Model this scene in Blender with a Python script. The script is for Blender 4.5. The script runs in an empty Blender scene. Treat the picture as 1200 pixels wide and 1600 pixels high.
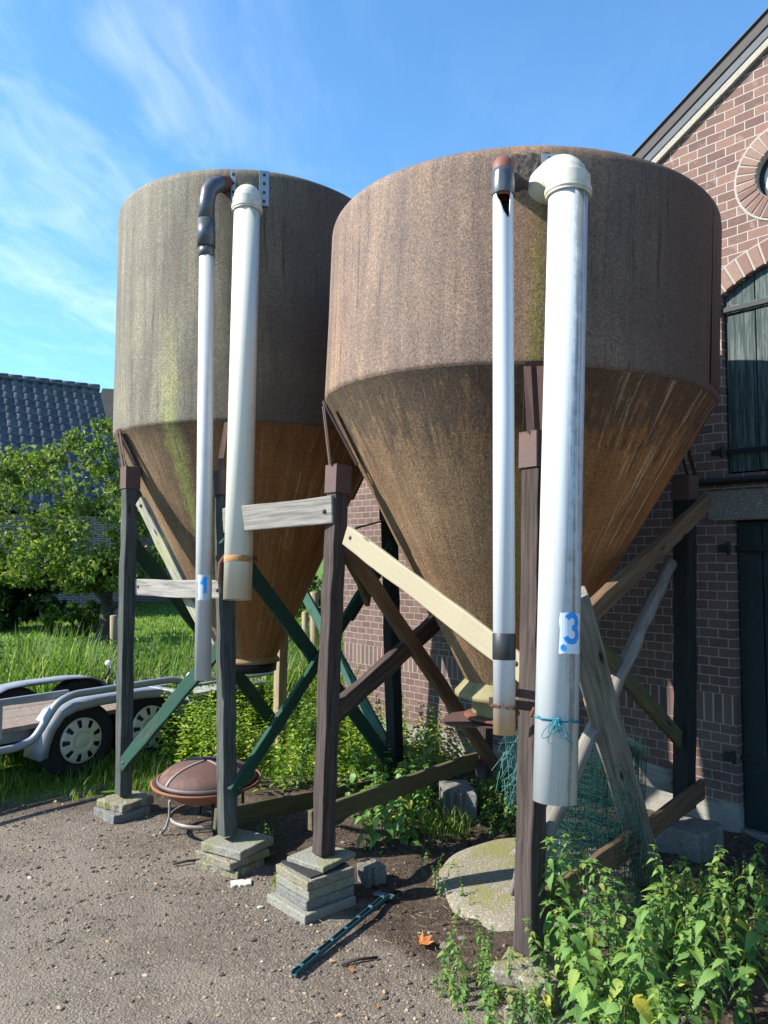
import bpy, bmesh, math, random
import numpy as np
from mathutils import Vector, Matrix
random.seed(7)
rng = np.random.default_rng(11)
R = math.radians
sc = bpy.context.scene
COL = sc.collection

# ------------------------------------------------------------------ camera
H = 1.67
PITCH = math.atan(68 / 1200)
cam_d = bpy.data.cameras.new('camera')
cam = bpy.data.objects.new('camera', cam_d)
COL.objects.link(cam)
cam.location = (0, 0, H)
cam.rotation_euler = (R(90) + PITCH, 0, 0)
cam_d.sensor_fit = 'VERTICAL'
cam_d.sensor_height = 36
cam_d.lens = 27
cam_d.clip_start = 0.05
cam_d.clip_end = 2000
sc.camera = cam

def ray(px, py):
    xc, yc = (px - 600) / 1200, (800 - py) / 1200
    return Vector((xc, math.cos(PITCH) - yc * math.sin(PITCH), math.sin(PITCH) + yc * math.cos(PITCH)))
def P(px, py, Y):
    r = ray(px, py)
    return Vector((0, 0, H)) + r * (Y / r.y)
def G(px, py, z=0.0):
    r = ray(px, py)
    return Vector((0, 0, H)) + r * ((z - H) / r.z)

# directions of the brick gable: WN points from the camera side into the wall, WR runs along it
WN = Vector((.755, .656, 0)).normalized()
WR = Vector((WN.y, -WN.x, 0))
WD = 4.70
WALL = Matrix(((WR.x, WN.x, 0, WN.x * WD), (WR.y, WN.y, 0, WN.y * WD), (0, 0, 1, 0), (0, 0, 0, 1)))
def wall_uv(px, py):
    r = ray(px, py)
    p = Vector((0, 0, H)) + r * (WD / r.dot(WN))
    return p.dot(WR), p.z
def wall_n(x, y):
    return WN.x * x + WN.y * y

# ------------------------------------------------------------------ sun and sky
AZ_BACK, EL = R(8), R(38)
SUN = Vector((-math.cos(AZ_BACK) * math.cos(EL), -math.sin(AZ_BACK) * math.cos(EL), math.sin(EL)))
sd = bpy.data.lights.new('sun', 'SUN')
sd.energy = 5.0
sd.angle = R(.5)
sd.color = (1, .95, .86)
so = bpy.data.objects.new('sun', sd)
COL.objects.link(so)
so.rotation_euler = (-SUN).to_track_quat('-Z', 'Y').to_euler()
so.location = SUN * 30

w = bpy.data.worlds.new('World')
sc.world = w
w.use_nodes = True
sc.view_settings.view_transform = 'Standard'
sc.view_settings.look = 'None'
sc.view_settings.exposure = 1.15
sc.view_settings.gamma = 1

# ------------------------------------------------------------------ node helper
class NG:
    def __init__(s, tree):
        s.t = tree; s.n = tree.nodes; s.l = tree.links
    def new(s, typ, **kw):
        n = s.n.new(typ)
        for k, v in kw.items(): setattr(n, k, v)
        return n
    def put(s, sock, v):
        if v is None: return
        if isinstance(v, bpy.types.NodeSocket): s.l.new(v, sock)
        elif isinstance(v, (tuple, list)) and len(v) == 3 and sock.type == 'RGBA': sock.default_value = (*v, 1)
        else: sock.default_value = v
    def math(s, op, a, b=None, c=None, clamp=False):
        n = s.new('ShaderNodeMath', operation=op, use_clamp=clamp)
        s.put(n.inputs[0], a)
        if b is not None: s.put(n.inputs[1], b)
        if c is not None: s.put(n.inputs[2], c)
        return n.outputs[0]
    def vmath(s, op, a, b=None):
        n = s.new('ShaderNodeVectorMath', operation=op)
        s.put(n.inputs[0], a)
        if b is not None: s.put(n.inputs[1], b)
        return n.outputs[0]
    def coord(s, which='Object'):
        return s.new('ShaderNodeTexCoord').outputs[which]
    def pos(s):
        return s.new('ShaderNodeNewGeometry').outputs['Position']
    def sep(s, v):
        n = s.new('ShaderNodeSeparateXYZ'); s.put(n.inputs[0], v); return n.outputs
    def comb(s, x=0.0, y=0.0, z=0.0):
        n = s.new('ShaderNodeCombineXYZ')
        s.put(n.inputs[0], x); s.put(n.inputs[1], y); s.put(n.inputs[2], z)
        return n.outputs[0]
    def scale(s, v, xyz):
        return s.vmath('MULTIPLY', v, xyz)
    def noise(s, vec, scale=5., detail=3., rough=.55, dist=0., col=False):
        n = s.new('ShaderNodeTexNoise')
        s.put(n.inputs['Vector'], vec); s.put(n.inputs['Scale'], scale); s.put(n.inputs['Detail'], detail)
        s.put(n.inputs['Roughness'], rough); s.put(n.inputs['Distortion'], dist)
        return n.outputs['Color' if col else 'Fac']
    def vor(s, vec, scale=5., out='Distance', feature='F1', rnd=1.):
        n = s.new('ShaderNodeTexVoronoi', feature=feature)
        s.put(n.inputs['Vector'], vec); s.put(n.inputs['Scale'], scale); s.put(n.inputs['Randomness'], rnd)
        return n.outputs[out]
    def ss(s, v, a, b):
        n = s.new('ShaderNodeMapRange', interpolation_type='SMOOTHSTEP')
        s.put(n.inputs[0], v); s.put(n.inputs[1], a); s.put(n.inputs[2], b)
        return n.outputs[0]
    def ramp(s, fac, stops):
        n = s.new('ShaderNodeValToRGB')
        e = n.color_ramp.elements
        while len(e) < len(stops): e.new(.5)
        for el, (p, c) in zip(e, stops):
            el.position = p
            el.color = (*c, 1) if not isinstance(c, (int, float)) else (c, c, c, 1)
        s.put(n.inputs[0], fac)
        return n.outputs[0]
    def mix(s, fac, a, b, blend='MIX'):
        n = s.new('ShaderNodeMix', data_type='RGBA', blend_type=blend)
        s.put(n.inputs[0], fac); s.put(n.inputs[6], a); s.put(n.inputs[7], b)
        return n.outputs[2]
    def bump(s, h, strength=.5, dist=.01, normal=None):
        n = s.new('ShaderNodeBump')
        s.put(n.inputs['Strength'], strength); s.put(n.inputs['Distance'], dist); s.put(n.inputs['Height'], h)
        if normal is not None: s.put(n.inputs['Normal'], normal)
        return n.outputs[0]
    def obj_rand(s):
        return s.new('ShaderNodeObjectInfo').outputs['Random']
    def island(s):
        return s.new('ShaderNodeNewGeometry').outputs['Random Per Island']

def mat(name):
    m = bpy.data.materials.new(name)
    m.use_nodes = True
    m.node_tree.nodes.clear()
    g = NG(m.node_tree)
    g.m = m
    return g
def finish(g, color, rough=.8, normal=None, spec=.3, metal=0., **kw):
    b = g.new('ShaderNodeBsdfPrincipled')
    g.put(b.inputs['Base Color'], color); g.put(b.inputs['Roughness'], rough)
    g.put(b.inputs['Metallic'], metal); g.put(b.inputs['Specular IOR Level'], spec)
    if normal is not None: g.put(b.inputs['Normal'], normal)
    for k, v in kw.items(): g.put(b.inputs[k], v)
    o = g.new('ShaderNodeOutputMaterial')
    g.l.new(b.outputs[0], o.inputs[0])
    return g.m
def leaf_mat(name, stops, trans=.35, rough=.55, veins=0.):
    g = mat(name)
    c = g.ramp(g.island(), stops)
    n = g.noise(g.pos(), 9., 2.)
    c = g.mix(g.math('MULTIPLY', n, .5), c, g.mix(1., c, (.55, .6, .4), 'MULTIPLY'))
    b = g.new('ShaderNodeBsdfPrincipled')
    g.put(b.inputs['Base Color'], c); g.put(b.inputs['Roughness'], rough); g.put(b.inputs['Specular IOR Level'], .35)
    if veins:
        nb = g.bump(g.noise(g.pos(), 160., 2.), veins, .004)
        g.put(b.inputs['Normal'], nb)
    t = g.new('ShaderNodeBsdfTranslucent')
    g.put(t.inputs[0], g.mix(1., c, (1.5, 1.6, .6), 'MULTIPLY'))
    mx = g.new('ShaderNodeMixShader')
    mx.inputs[0].default_value = trans
    g.l.new(b.outputs[0], mx.inputs[1]); g.l.new(t.outputs[0], mx.inputs[2])
    o = g.new('ShaderNodeOutputMaterial')
    g.l.new(mx.outputs[0], o.inputs[0])
    return g.m

# world: Nishita sky with thin cirrus
g = NG(w.node_tree)
g.n.clear()
sky = g.new('ShaderNodeTexSky', sky_type='NISHITA')
sky.sun_disc = False
sky.sun_elevation = EL
sky.sun_rotation = math.atan2(SUN.x, SUN.y)
sky.air_density = 1.0
sky.dust_density = .3
sky.ozone_density = 2.2
d = g.coord('Generated')
x, y, z = g.sep(d)
zz = g.math('MAXIMUM', z, .05)
pv = g.comb(g.math('DIVIDE', x, zz), g.math('DIVIDE', y, zz), 0.)
wisp = g.noise(g.vmath('ADD', g.scale(pv, (1.6, .75, 1)), g.scale(g.noise(pv, 1.3, 2., col=True), (.9, .9, 0))), 1.25, 4., .55, .5)
fib = g.noise(g.scale(pv, (5.5, 1.4, 1)), 2.2, 5., .6, .6)
area = g.noise(g.vmath('ADD', pv, (3.1, 1.7, 0)), .55, 2., .5)
left = g.ss(g.math('ADD', x, g.math('MULTIPLY', z, -.15)), .12, -.42)
cl = g.math('MULTIPLY', g.ss(g.math('ADD', g.math('MULTIPLY', wisp, .8), g.math('MULTIPLY', fib, .2)), .42, .82), g.math('ADD', g.math('MULTIPLY', left, .31), .04))
cl = g.math('MULTIPLY', cl, g.ss(z, .12, .32))
skyc = g.mix(1., sky.outputs[0], (.66, 1.02, 1.2), 'MULTIPLY')
col = g.mix(cl, skyc, (7.4, 7.6, 8.2))
bg = g.new('ShaderNodeBackground')
g.put(bg.inputs[0], col)
bg.inputs[1].default_value = .118
wo = g.new('ShaderNodeOutputWorld')
g.l.new(bg.outputs[0], wo.inputs[0])

# ------------------------------------------------------------------ mesh helper
class MB:
    def __init__(s): s.v = []; s.f = []; s.mi = []; s.sm = []
    def add(s, vs, fs, mi=0, smooth=False):
        o = len(s.v)
        s.v += [tuple(v) for v in vs]
        for f in fs:
            s.f.append(tuple(i + o for i in f)); s.mi.append(mi); s.sm.append(smooth)
        return s
    def box(s, c, size, rot=None, mi=0, jit=0.):
        hx, hy, hz = size[0] / 2, size[1] / 2, size[2] / 2
        vs = [Vector((a * hx, b * hy, c_ * hz)) for a in (-1, 1) for b in (-1, 1) for c_ in (-1, 1)]
        if jit: vs = [v + Vector((random.uniform(-jit, jit), random.uniform(-jit, jit), random.uniform(-jit, jit))) for v in vs]
        if rot is not None: vs = [rot @ v for v in vs]
        vs = [v + Vector(c) for v in vs]
        return s.add(vs, [(0, 1, 3, 2), (4, 6, 7, 5), (0, 4, 5, 1), (2, 3, 7, 6), (0, 2, 6, 4), (1, 5, 7, 3)], mi)
    def tube(s, pts, r, seg=12, caps=True, mi=0, smooth=True, closed=False):
        pts = [Vector(p) for p in pts]
        n = len(pts)
        rs = r if isinstance(r, (list, tuple)) else [r] * n
        prev = None
        vs = []
        for i, p in enumerate(pts):
            if closed: t = pts[(i + 1) % n] - pts[i - 1]
            else: t = pts[min(i + 1, n - 1)] - pts[max(i - 1, 0)]
            t.normalize()
            if prev is None:
                a = Vector((0, 0, 1)) if abs(t.z) < .9 else Vector((1, 0, 0))
                u = t.cross(a).normalized()
            else:
                u = (prev - t * prev.dot(t)).normalized()
            prev = u
            v_ = t.cross(u)
            for k in range(seg):
                an = 2 * math.pi * k / seg
                vs.append(p + (u * math.cos(an) + v_ * math.sin(an)) * rs[i])
        fs = []
        for i in range(n if closed else n - 1):
            for k in range(seg):
                k2 = (k + 1) % seg
                j = (i + 1) % n
                fs.append((i * seg + k, i * seg + k2, j * seg + k2, j * seg + k))
        if caps and not closed:
            s.add(vs, fs, mi, smooth)
            o = len(s.v) - len(vs)
            s.f.append(tuple(o + k for k in reversed(range(seg)))); s.mi.append(mi); s.sm.append(False)
            s.f.append(tuple(o + (n - 1) * seg + k for k in range(seg))); s.mi.append(mi); s.sm.append(False)
            return s
        return s.add(vs, fs, mi, smooth)
    def lathe(s, prof, seg=64, mi=0, smooth=True, a0=0., a1=2 * math.pi, wob=None, sharp=False):
        if sharp:
            for k in range(len(prof) - 1): s.lathe(prof[k:k + 2], seg, mi, smooth, a0, a1, wob)
            return s
        full = abs(a1 - a0 - 2 * math.pi) < 1e-6
        m = seg if full else seg + 1
        vs = []
        for (r, z) in prof:
            for k in range(m):
                a = a0 + (a1 - a0) * k / seg
                rr = r * (1 + (wob(a, z) if wob else 0))
                vs.append((rr * math.cos(a), rr * math.sin(a), z))
        fs = []
        for i in range(len(prof) - 1):
            for k in range(seg):
                k2 = (k + 1) % m
                fs.append((i * m + k, (i + 1) * m + k, (i + 1) * m + k2, i * m + k2))
        return s.add(vs, fs, mi, smooth)
    def prism(s, poly, y0, y1, mi=0):
        # poly in (x, z), extruded along y
        n = len(poly)
        vs = [(a, y0, b) for a, b in poly] + [(a, y1, b) for a, b in poly]
        fs = [tuple(range(n)), tuple(reversed(range(n, 2 * n)))]
        fs += [(i, i + n, (i + 1) % n + n, (i + 1) % n) for i in range(n)]
        return s.add(vs, fs, mi)
    def xf(s, M):
        s.v = [tuple(M @ Vector(v)) for v in s.v]
        return s

WORLD = {}
def setprop(o, label=None, cat=None, group=None, kind=None):
    if label: o['label'] = label
    if cat: o['category'] = cat
    if group: o['group'] = group
    if kind: o['kind'] = kind
    return o
def place(o, M, parent=None):
    COL.objects.link(o)
    if parent is not None:
        o.parent = parent
        o.matrix_parent_inverse = WORLD[parent.name].inverted()
    o.matrix_basis = M
    WORLD[o.name] = M
    return o
def empty(name, loc, rz=0., **kw):
    o = bpy.data.objects.new(name, None)
    o.empty_display_size = .1
    place(o, Matrix.Translation(Vector(loc)) @ Matrix.Rotation(rz, 4, 'Z'))
    return setprop(o, **kw)
def build(name, mb, mats, parent=None, M=None, bevel=0., fixn=True, **kw):
    me = bpy.data.meshes.new(name)
    me.from_pydata(mb.v, [], mb.f)
    if not isinstance(mats, (list, tuple)): mats = [mats]
    for m in mats: me.materials.append(m)
    me.polygons.foreach_set('material_index', mb.mi)
    me.polygons.foreach_set('use_smooth', mb.sm)
    if fixn:
        b = bmesh.new(); b.from_mesh(me)
        bmesh.ops.recalc_face_normals(b, faces=b.faces)
        b.to_mesh(me); b.free()
    me.update()
    o = bpy.data.objects.new(name, me)
    place(o, M if M is not None else Matrix.Identity(4), parent)
    if bevel:
        md = o.modifiers.new('bevel', 'BEVEL')
        md.width = bevel; md.segments = 2; md.limit_method = 'ANGLE'; md.angle_limit = R(40)
    return setprop(o, **kw)
def np_mesh(name, V, F, m, parent=None, M=None, smooth=False, **kw):
    me = bpy.data.meshes.new(name)
    V = np.asarray(V, dtype=np.float32).reshape(-1, 3); F = np.asarray(F, dtype=np.int32)
    k = F.shape[1]
    me.vertices.add(len(V)); me.vertices.foreach_set('co', V.ravel())
    me.loops.add(F.size); me.loops.foreach_set('vertex_index', F.ravel())
    me.polygons.add(len(F))
    me.polygons.foreach_set('loop_start', np.arange(0, F.size, k, dtype=np.int32))
    me.polygons.foreach_set('use_smooth', np.full(len(F), smooth, dtype=bool))
    me.update(calc_edges=True)
    me.validate()
    me.materials.append(m)
    o = bpy.data.objects.new(name, me)
    place(o, M if M is not None else Matrix.Identity(4), parent)
    return setprop(o, **kw)
def frame(p0, p1, up):
    # local Z runs p0 -> p1, local X as close to `up` as it can be
    z = (p1 - p0).normalized()
    x = (Vector(up) - z * Vector(up).dot(z)).normalized()
    y = z.cross(x)
    M = Matrix((x, y, z)).transposed().to_4x4()
    M.translation = p0
    return M
def beam(name, p0, p1, wx, wy, m, parent=None, up=(0, 0, 1), jit=.0036, bev=.0065, chip=0., **kw):
    """timber from p0 to p1; wx measured along `up`, wy across"""
    L = (p1 - p0).length
    mb = MB()
    n = max(2, int(L / .12))
    vs = []
    bx, by = random.uniform(-1, 1) * jit * 2, random.uniform(-1, 1) * jit * 2
    for i in range(n + 1):
        t = i / n
        ox, oy = bx * math.sin(t * 3.1), by * math.sin(t * 3.1)
        for (a, b) in ((-1, -1), (1, -1), (1, 1), (-1, 1)):
            e = chip if i in (0, n) else 0
            vs.append((a * wx / 2 + ox + random.uniform(-jit, jit), b * wy / 2 + oy + random.uniform(-jit, jit),
                       L * t + random.uniform(-e, e)))
    fs = [(3, 2, 1, 0), tuple(n * 4 + k for k in range(4))]
    for i in range(n):
        for k in range(4):
            k2 = (k + 1) % 4
            fs.append((i * 4 + k, i * 4 + k2, i * 4 + 4 + k2, i * 4 + 4 + k))
    mb.add(vs, fs)
    return build(name, mb, m, parent, frame(p0, p1, up), bev, **kw)

# ------------------------------------------------------------------ materials
def wood(name, dark, light, moss=None, moss_amt=0., scale=1., paint=None, paint_amt=.5, rough=.85):
    g = mat(name)
    c = g.vmath('ADD', g.coord(), g.scale(g.comb(g.obj_rand(), g.obj_rand(), g.obj_rand()), (7., 3., 11.)))
    gr = g.noise(g.scale(c, (70 * scale, 70 * scale, 3.2 * scale)), 1., 4., .65, .4)
    big = g.noise(g.scale(c, (9, 9, 2.)), 1., 3.)
    col = g.ramp(gr, [(.28, dark), (.5, tuple((a + b) / 2 for a, b in zip(dark, light))), (.72, light)])
    col = g.mix(g.math('MULTIPLY', big, .55), col, g.mix(1., col, (.55, .52, .5), 'MULTIPLY'))
    if paint:
        f = g.ss(g.math('ADD', g.math('MULTIPLY', g.noise(g.scale(c, (16, 16, 3)), 1., 5., .7), .7), g.math('MULTIPLY', gr, .3)), .62 - paint_amt * .3, .7 - paint_amt * .3)
        col = g.mix(f, col, paint)
    if moss:
        f = g.math('MULTIPLY', g.ss(g.noise(c, 7., 5., .7), .45, .65), moss_amt)
        col = g.mix(f, col, moss)
    k = g.vor(g.scale(c, (12, 12, 2.6)), 1.)
    col = g.mix(g.ss(k, .13, .05), col, (.02, .015, .012))
    nb = g.bump(gr, .55, .004)
    return finish(g, col, rough, nb, .2)
W_BROWN = wood('weathered_brown_wood', (.024, .018, .016), (.098, .075, .067))
W_BLACK = wood('tarred_black_wood', (.012, .012, .014), (.035, .034, .036), (.03, .035, .012), .3)
W_GREY = wood('grey_green_leg_wood', (.028, .028, .027), (.12, .125, .115), (.03, .055, .04), .5)
W_GREEN = wood('green_painted_wood', (.025, .032, .027), (.1, .11, .09), paint=(.02, .062, .043), paint_amt=.8)
W_TEAL = wood('teal_painted_wood', (.05, .06, .055), (.12, .14, .125), paint=(.055, .14, .11), paint_amt=.7)
W_CREAM = wood('cream_painted_board', (.22, .19, .12), (.28, .24, .16), paint=(.31, .265, .18), paint_amt=1.2, rough=.6)
W_SILVER = wood('silver_weathered_board', (.12, .11, .1), (.36, .335, .3))
W_PALE = wood('pale_lichen_board', (.14, .13, .11), (.42, .4, .33), (.3, .3, .1), .5)
W_MOSS = wood('mossy_board', (.06, .052, .03), (.15, .13, .075), (.085, .095, .025), .6)
W_TAN = wood('tan_brown_board', (.075, .048, .03), (.2, .13, .08))
W_OLD = wood('old_split_timber', (.1, .09, .078), (.31, .285, .25), scale=.7)
W_POST = wood('raw_post_wood', (.16, .12, .075), (.4, .32, .2))
W_DECK = wood('trailer_deck_wood', (.12, .09, .07), (.34, .27, .22))

def silo_mat(name, cone, warm, algae, dark_side, kink_z, seed):
    g = mat(name)
    c = g.coord()
    x, y, z = g.sep(c)
    th = g.math('ARCTAN2', y, x)
    sv = g.comb(g.math('MULTIPLY', th, 1.0), seed, g.math('MULTIPLY', z, .1))
    fine = g.noise(g.scale(c, (1, 1, .7)), 235., 2., .75)
    mid = g.noise(c, 85., 3., .75)
    streak = g.noise(sv, 13., 5., .62, .2)
    wide = g.noise(sv, 3.4, 3., .55)
    patch = g.noise(g.vmath('ADD', c, (seed, 0, 0)), 3., 5., .62)
    if not cone:
        base = g.ramp(g.math('ADD', g.math('MULTIPLY', streak, .62), g.math('MULTIPLY', patch, .38)),
                      [(.3, (.075, .052, .043)), (.5, (.155, .102, .075) if warm else (.142, .122, .086)), (.7, (.265, .17, .11) if warm else (.235, .204, .14))])
        base = g.mix(g.math('MULTIPLY', g.ss(wide, .52, .7), .5), base, (.33, .19, .098) if warm else (.25, .195, .125))
    else:
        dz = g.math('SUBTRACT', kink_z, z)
        slope = g.comb(g.math('MULTIPLY', th, 1.0), seed + 3., g.math('MULTIPLY', z, .22))
        drip = g.math('ADD', g.math('MULTIPLY', g.noise(slope, 8., 5., .62, .3), .75), g.math('MULTIPLY', g.noise(c, 2.4, 4., .6), .25))
        sharp = g.noise(g.comb(th, seed + 9., g.math('MULTIPLY', z, .3)), 26., 4., .7, .1)
        orange = g.ramp(drip, [(.3, (.16, .068, .024)), (.5, (.27, .112, .035)), (.72, (.36, .165, .058))])
        grey = g.ramp(g.math('ADD', g.math('MULTIPLY', drip, .6), g.math('MULTIPLY', patch, .4)),
                      [(.3, (.08, .05, .031)), (.5, (.18, .11, .06)), (.7, (.3, .195, .108))])
        # the weather side is grey with lichen, the sheltered side keeps the resin's orange
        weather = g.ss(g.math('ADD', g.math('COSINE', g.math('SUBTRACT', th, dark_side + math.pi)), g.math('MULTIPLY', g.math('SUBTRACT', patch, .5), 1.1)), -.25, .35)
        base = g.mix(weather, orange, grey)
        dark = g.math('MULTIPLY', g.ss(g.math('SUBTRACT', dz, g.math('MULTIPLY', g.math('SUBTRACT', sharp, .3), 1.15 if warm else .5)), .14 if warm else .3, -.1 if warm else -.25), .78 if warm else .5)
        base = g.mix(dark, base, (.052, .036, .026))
        gen = g.noise(g.comb(th, seed + 4., g.math('MULTIPLY', z, .06)), 30., 3., .7, .05)
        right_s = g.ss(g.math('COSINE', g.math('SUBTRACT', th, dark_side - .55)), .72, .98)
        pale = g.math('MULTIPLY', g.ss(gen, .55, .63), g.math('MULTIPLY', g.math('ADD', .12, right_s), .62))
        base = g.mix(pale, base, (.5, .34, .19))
    for (a, wd, z0, z1, colr, amt) in algae:
        da = g.math('ABSOLUTE', g.math('SUBTRACT', th, a))
        wob = g.math('MULTIPLY', g.math('SUBTRACT', g.noise(c, 14., 5., .7), .5), wd * 1.8)
        f = g.math('MULTIPLY', g.ss(g.math('ADD', da, wob), wd, wd * .15), g.ss(z, z1, z0))
        f = g.math('MULTIPLY', f, g.math('ADD', .45, g.math('MULTIPLY', mid, 1.)), clamp=True)
        base = g.mix(g.math('MULTIPLY', f, amt), base, colr)
    # shade deepened in the colour on the shell side turned from the sun
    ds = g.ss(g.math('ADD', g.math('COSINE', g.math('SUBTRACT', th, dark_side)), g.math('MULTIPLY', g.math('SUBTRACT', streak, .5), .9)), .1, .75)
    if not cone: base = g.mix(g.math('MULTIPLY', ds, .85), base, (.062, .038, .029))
    smooth_side = g.ss(g.math('COSINE', g.math('SUBTRACT', th, dark_side)), .5, -.3)
    sp = g.ramp(fine, [(.35, .22), (.47, .85), (.56, 1.15), (.66, 2.1)])
    base = g.mix(g.math('ADD', .25, g.math('MULTIPLY', smooth_side, .5)), base, g.mix(1., base, sp, 'MULTIPLY'))
    base = g.mix(.5, base, g.mix(1., base, g.ramp(mid, [(.36, .4), (.64, 1.6)]), 'MULTIPLY'))
    runs = g.noise(g.comb(th, seed + 20., g.math('MULTIPLY', z, .035)), 34., 4., .75, .15)
    base = g.mix(g.math('MULTIPLY', g.ss(runs, .54, .66), g.ss(patch, .35, .6)), base, g.mix(1., base, (.5, .46, .44), 'MULTIPLY'))
    base = g.mix(g.math('MULTIPLY', g.ss(runs, .44, .34), .45), base, g.mix(1., base, (1.5, 1.35, 1.15), 'MULTIPLY'))
    wear = g.math('MULTIPLY', g.ss(g.noise(g.scale(c, (1, 1, .55)), 28., 3., .75), .69, .74), .35)
    base = g.mix(wear, base, (.42, .34, .24))
    nb = g.bump(g.math('ADD', fine, g.math('MULTIPLY', mid, .7)), .35, .006)
    return finish(g, base, .72, nb, .35)

def plain(name, col, rough=.6, metal=0., var=.3, vs=8., bump=.1, spec=.4, bs=60., stain=None, stain_amt=.5, stain_scale=6.):
    g = mat(name)
    c = g.coord()
    n = g.noise(c, vs, 5., .65)
    cc = g.mix(g.math('MULTIPLY', n, var * 2), col, g.mix(1., col, (.45, .43, .42), 'MULTIPLY'))
    if stain:
        cc = g.mix(g.math('MULTIPLY', g.ss(g.noise(g.vmath('ADD', c, (3, 5, 1)), stain_scale, 6., .7), .5, .64), stain_amt), cc, stain)
    return finish(g, cc, rough, g.bump(g.noise(c, bs, 3.), bump, .004) if bump else None, spec, metal)

RUST = plain('rusty_steel', (.16, .062, .035), .8, 0, .45, 14., .35, stain=(.07, .03, .02))
RUSTP = plain('brown_painted_steel', (.105, .06, .052), .7, 0, .35, 10., .2, stain=(.16, .055, .025), stain_amt=.35)
GALV = plain('galvanised_steel', (.33, .35, .37), .45, .55, .25, 9., .1)
ALU = plain('dull_aluminium_pipe', (.5, .505, .51), .45, .12, .22, 7., .05)
TAPE = plain('dark_tape', (.07, .08, .098), .36, 0, .3, 12., .3, .5, 40.)
BLACKTAPE = plain('black_tape', (.022, .023, .026), .5, 0, .2, 12., .2)
TAR = plain('tar_sealant', (.075, .058, .05), .8, 0, .4, 20., .8, .3, 60., stain=(.16, .14, .12), stain_amt=.6, stain_scale=18.)
REDPIPE = plain('red_brown_plastic', (.2, .075, .05), .6, 0, .25, 9., .1)
TYRE = plain('tyre_rubber', (.018, .018, .019), .85, 0, .2, 12., .25, .2)
HUBCAP = plain('silver_hubcap_paint', (.5, .5, .41), .45, .2, .15, 9., .05)
FRAME = plain('trailer_galvanised', (.3, .32, .35), .5, .35, .25, 7., .12, stain=(.2, .2, .2), stain_amt=.4)
DARKV = plain('dark_void', (.006, .006, .007), .95, 0, 0, 5., 0, .1)
BLACKIRON = plain('black_iron', (.014, .015, .017), .6, 0, .3, 14., .3)
TWINE = plain('blue_green_twine', (.02, .19, .24), .7, 0, .3, 60., .3)
TEALIRON = plain('blue_green_painted_steel', (.032, .1, .125), .5, 0, .35, 16., .15, stain=(.07, .09, .1), stain_amt=.5, stain_scale=20.)
GREENWIRE = plain('dark_green_wire', (.01, .058, .052), .45, 0, .25, 30., 0)
STRAWTWIG = plain('dry_stalk', (.4, .31, .19), .85, 0, .35, 30., .1)
RUBBER = plain('ribbed_rubber', (.025, .025, .027), .8, 0, .2, 30., .2)
BLUE = plain('blue_digit_ink', (.012, .27, .72), .45, 0, .08, 30., 0)
STICK = plain('white_sticker', (.66, .72, .78), .5, 0, .12, 30., .05)
STICKG = plain('grey_sticker', (.48, .53, .57), .5, 0, .2, 30., .05, stain=(.3, .33, .3), stain_amt=.5, stain_scale=30.)

def pipe_mat(name, base, dirt, rust_z=None, dirt_amt=.6, dirt_ang=0., top_shade=None):
    g = mat(name)
    c = g.coord()
    x, y, z = g.sep(c)
    th = g.math('ARCTAN2', y, x)
    v = g.comb(g.math('MULTIPLY', g.math('COSINE', th), .08), g.math('MULTIPLY', g.math('SINE', th), .08), g.math('MULTIPLY', z, .022))
    st = g.noise(v, 46., 5., .68, .5)
    bl = g.noise(c, 19., 5., .7)
    da = g.math('COSINE', g.math('SUBTRACT', th, dirt_ang))
    f = g.math('MULTIPLY', g.ss(g.math('ADD', g.math('MULTIPLY', st, .72), g.math('MULTIPLY', bl, .28)), .48, .58), g.ss(da, .5, .9))
    col = g.mix(g.math('MULTIPLY', f, dirt_amt), base, dirt)
    thin = g.math('MULTIPLY', g.ss(g.noise(v, 120., 4., .7, .3), .58, .7), .4)
    spk = g.ss(g.noise(c, 75., 3., .8), .68, .74)
    col = g.mix(g.math('MULTIPLY', spk, .5), col, dirt)
    col = g.mix(thin, col, dirt)
    col = g.mix(g.math('MULTIPLY', g.noise(c, 3.5, 3.), .28), col, g.mix(1., col, (.82, .84, .86), 'MULTIPLY'))
    if rust_z:
        z0, z1, amt, colr = rust_z
        rf = g.math('MULTIPLY', g.ss(g.math('ADD', z, g.math('MULTIPLY', g.math('SUBTRACT', st, .5), .14)), z1, z0), amt)
        col = g.mix(rf, col, colr)
    return finish(g, col, .34, g.bump(bl, .04, .003), .5)

def concrete(name, col=(.25, .242, .205), moss=(.17, .17, .055), amt=.5, gravel=.6):
    g = mat(name)
    c = g.vmath('ADD', g.coord(), g.scale(g.comb(g.obj_rand(), g.obj_rand(), g.obj_rand()), (5., 7., 3.)))
    p = g.noise(c, 7., 5., .7)
    sv = g.vor(c, 75., 'Color')
    sd_ = g.vor(c, 75.)
    cc = g.mix(g.math('MULTIPLY', p, .8), col, tuple(k * .5 for k in col))
    cc = g.mix(g.math('MULTIPLY', g.ss(sd_, .38, .2), gravel), cc, g.mix(.75, g.mix(1., sv, (.5, .44, .36), 'MULTIPLY'), (.36, .33, .28)))
    cc = g.mix(g.math('MULTIPLY', g.ss(g.noise(c, 4., 6., .7), .46, .62), amt), cc, moss)
    cc = g.mix(g.math('MULTIPLY', g.ss(g.noise(c, 36., 3., .7), .62, .7), .6), cc, (.06, .055, .045))
    h = g.math('ADD', g.math('MULTIPLY', g.noise(c, 60., 4., .7), .6), g.math('MULTIPLY', sd_, -.5))
    return finish(g, cc, .92, g.bump(h, .55, .008), .2)
CONC = concrete('mossy_concrete')
CONC2 = concrete('pebbled_concrete', (.225, .2, .15), (.16, .155, .05), .8, .9)
CONC3 = concrete('grey_concrete', (.18, .175, .165), (.1, .11, .06), .4, .5)
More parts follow.
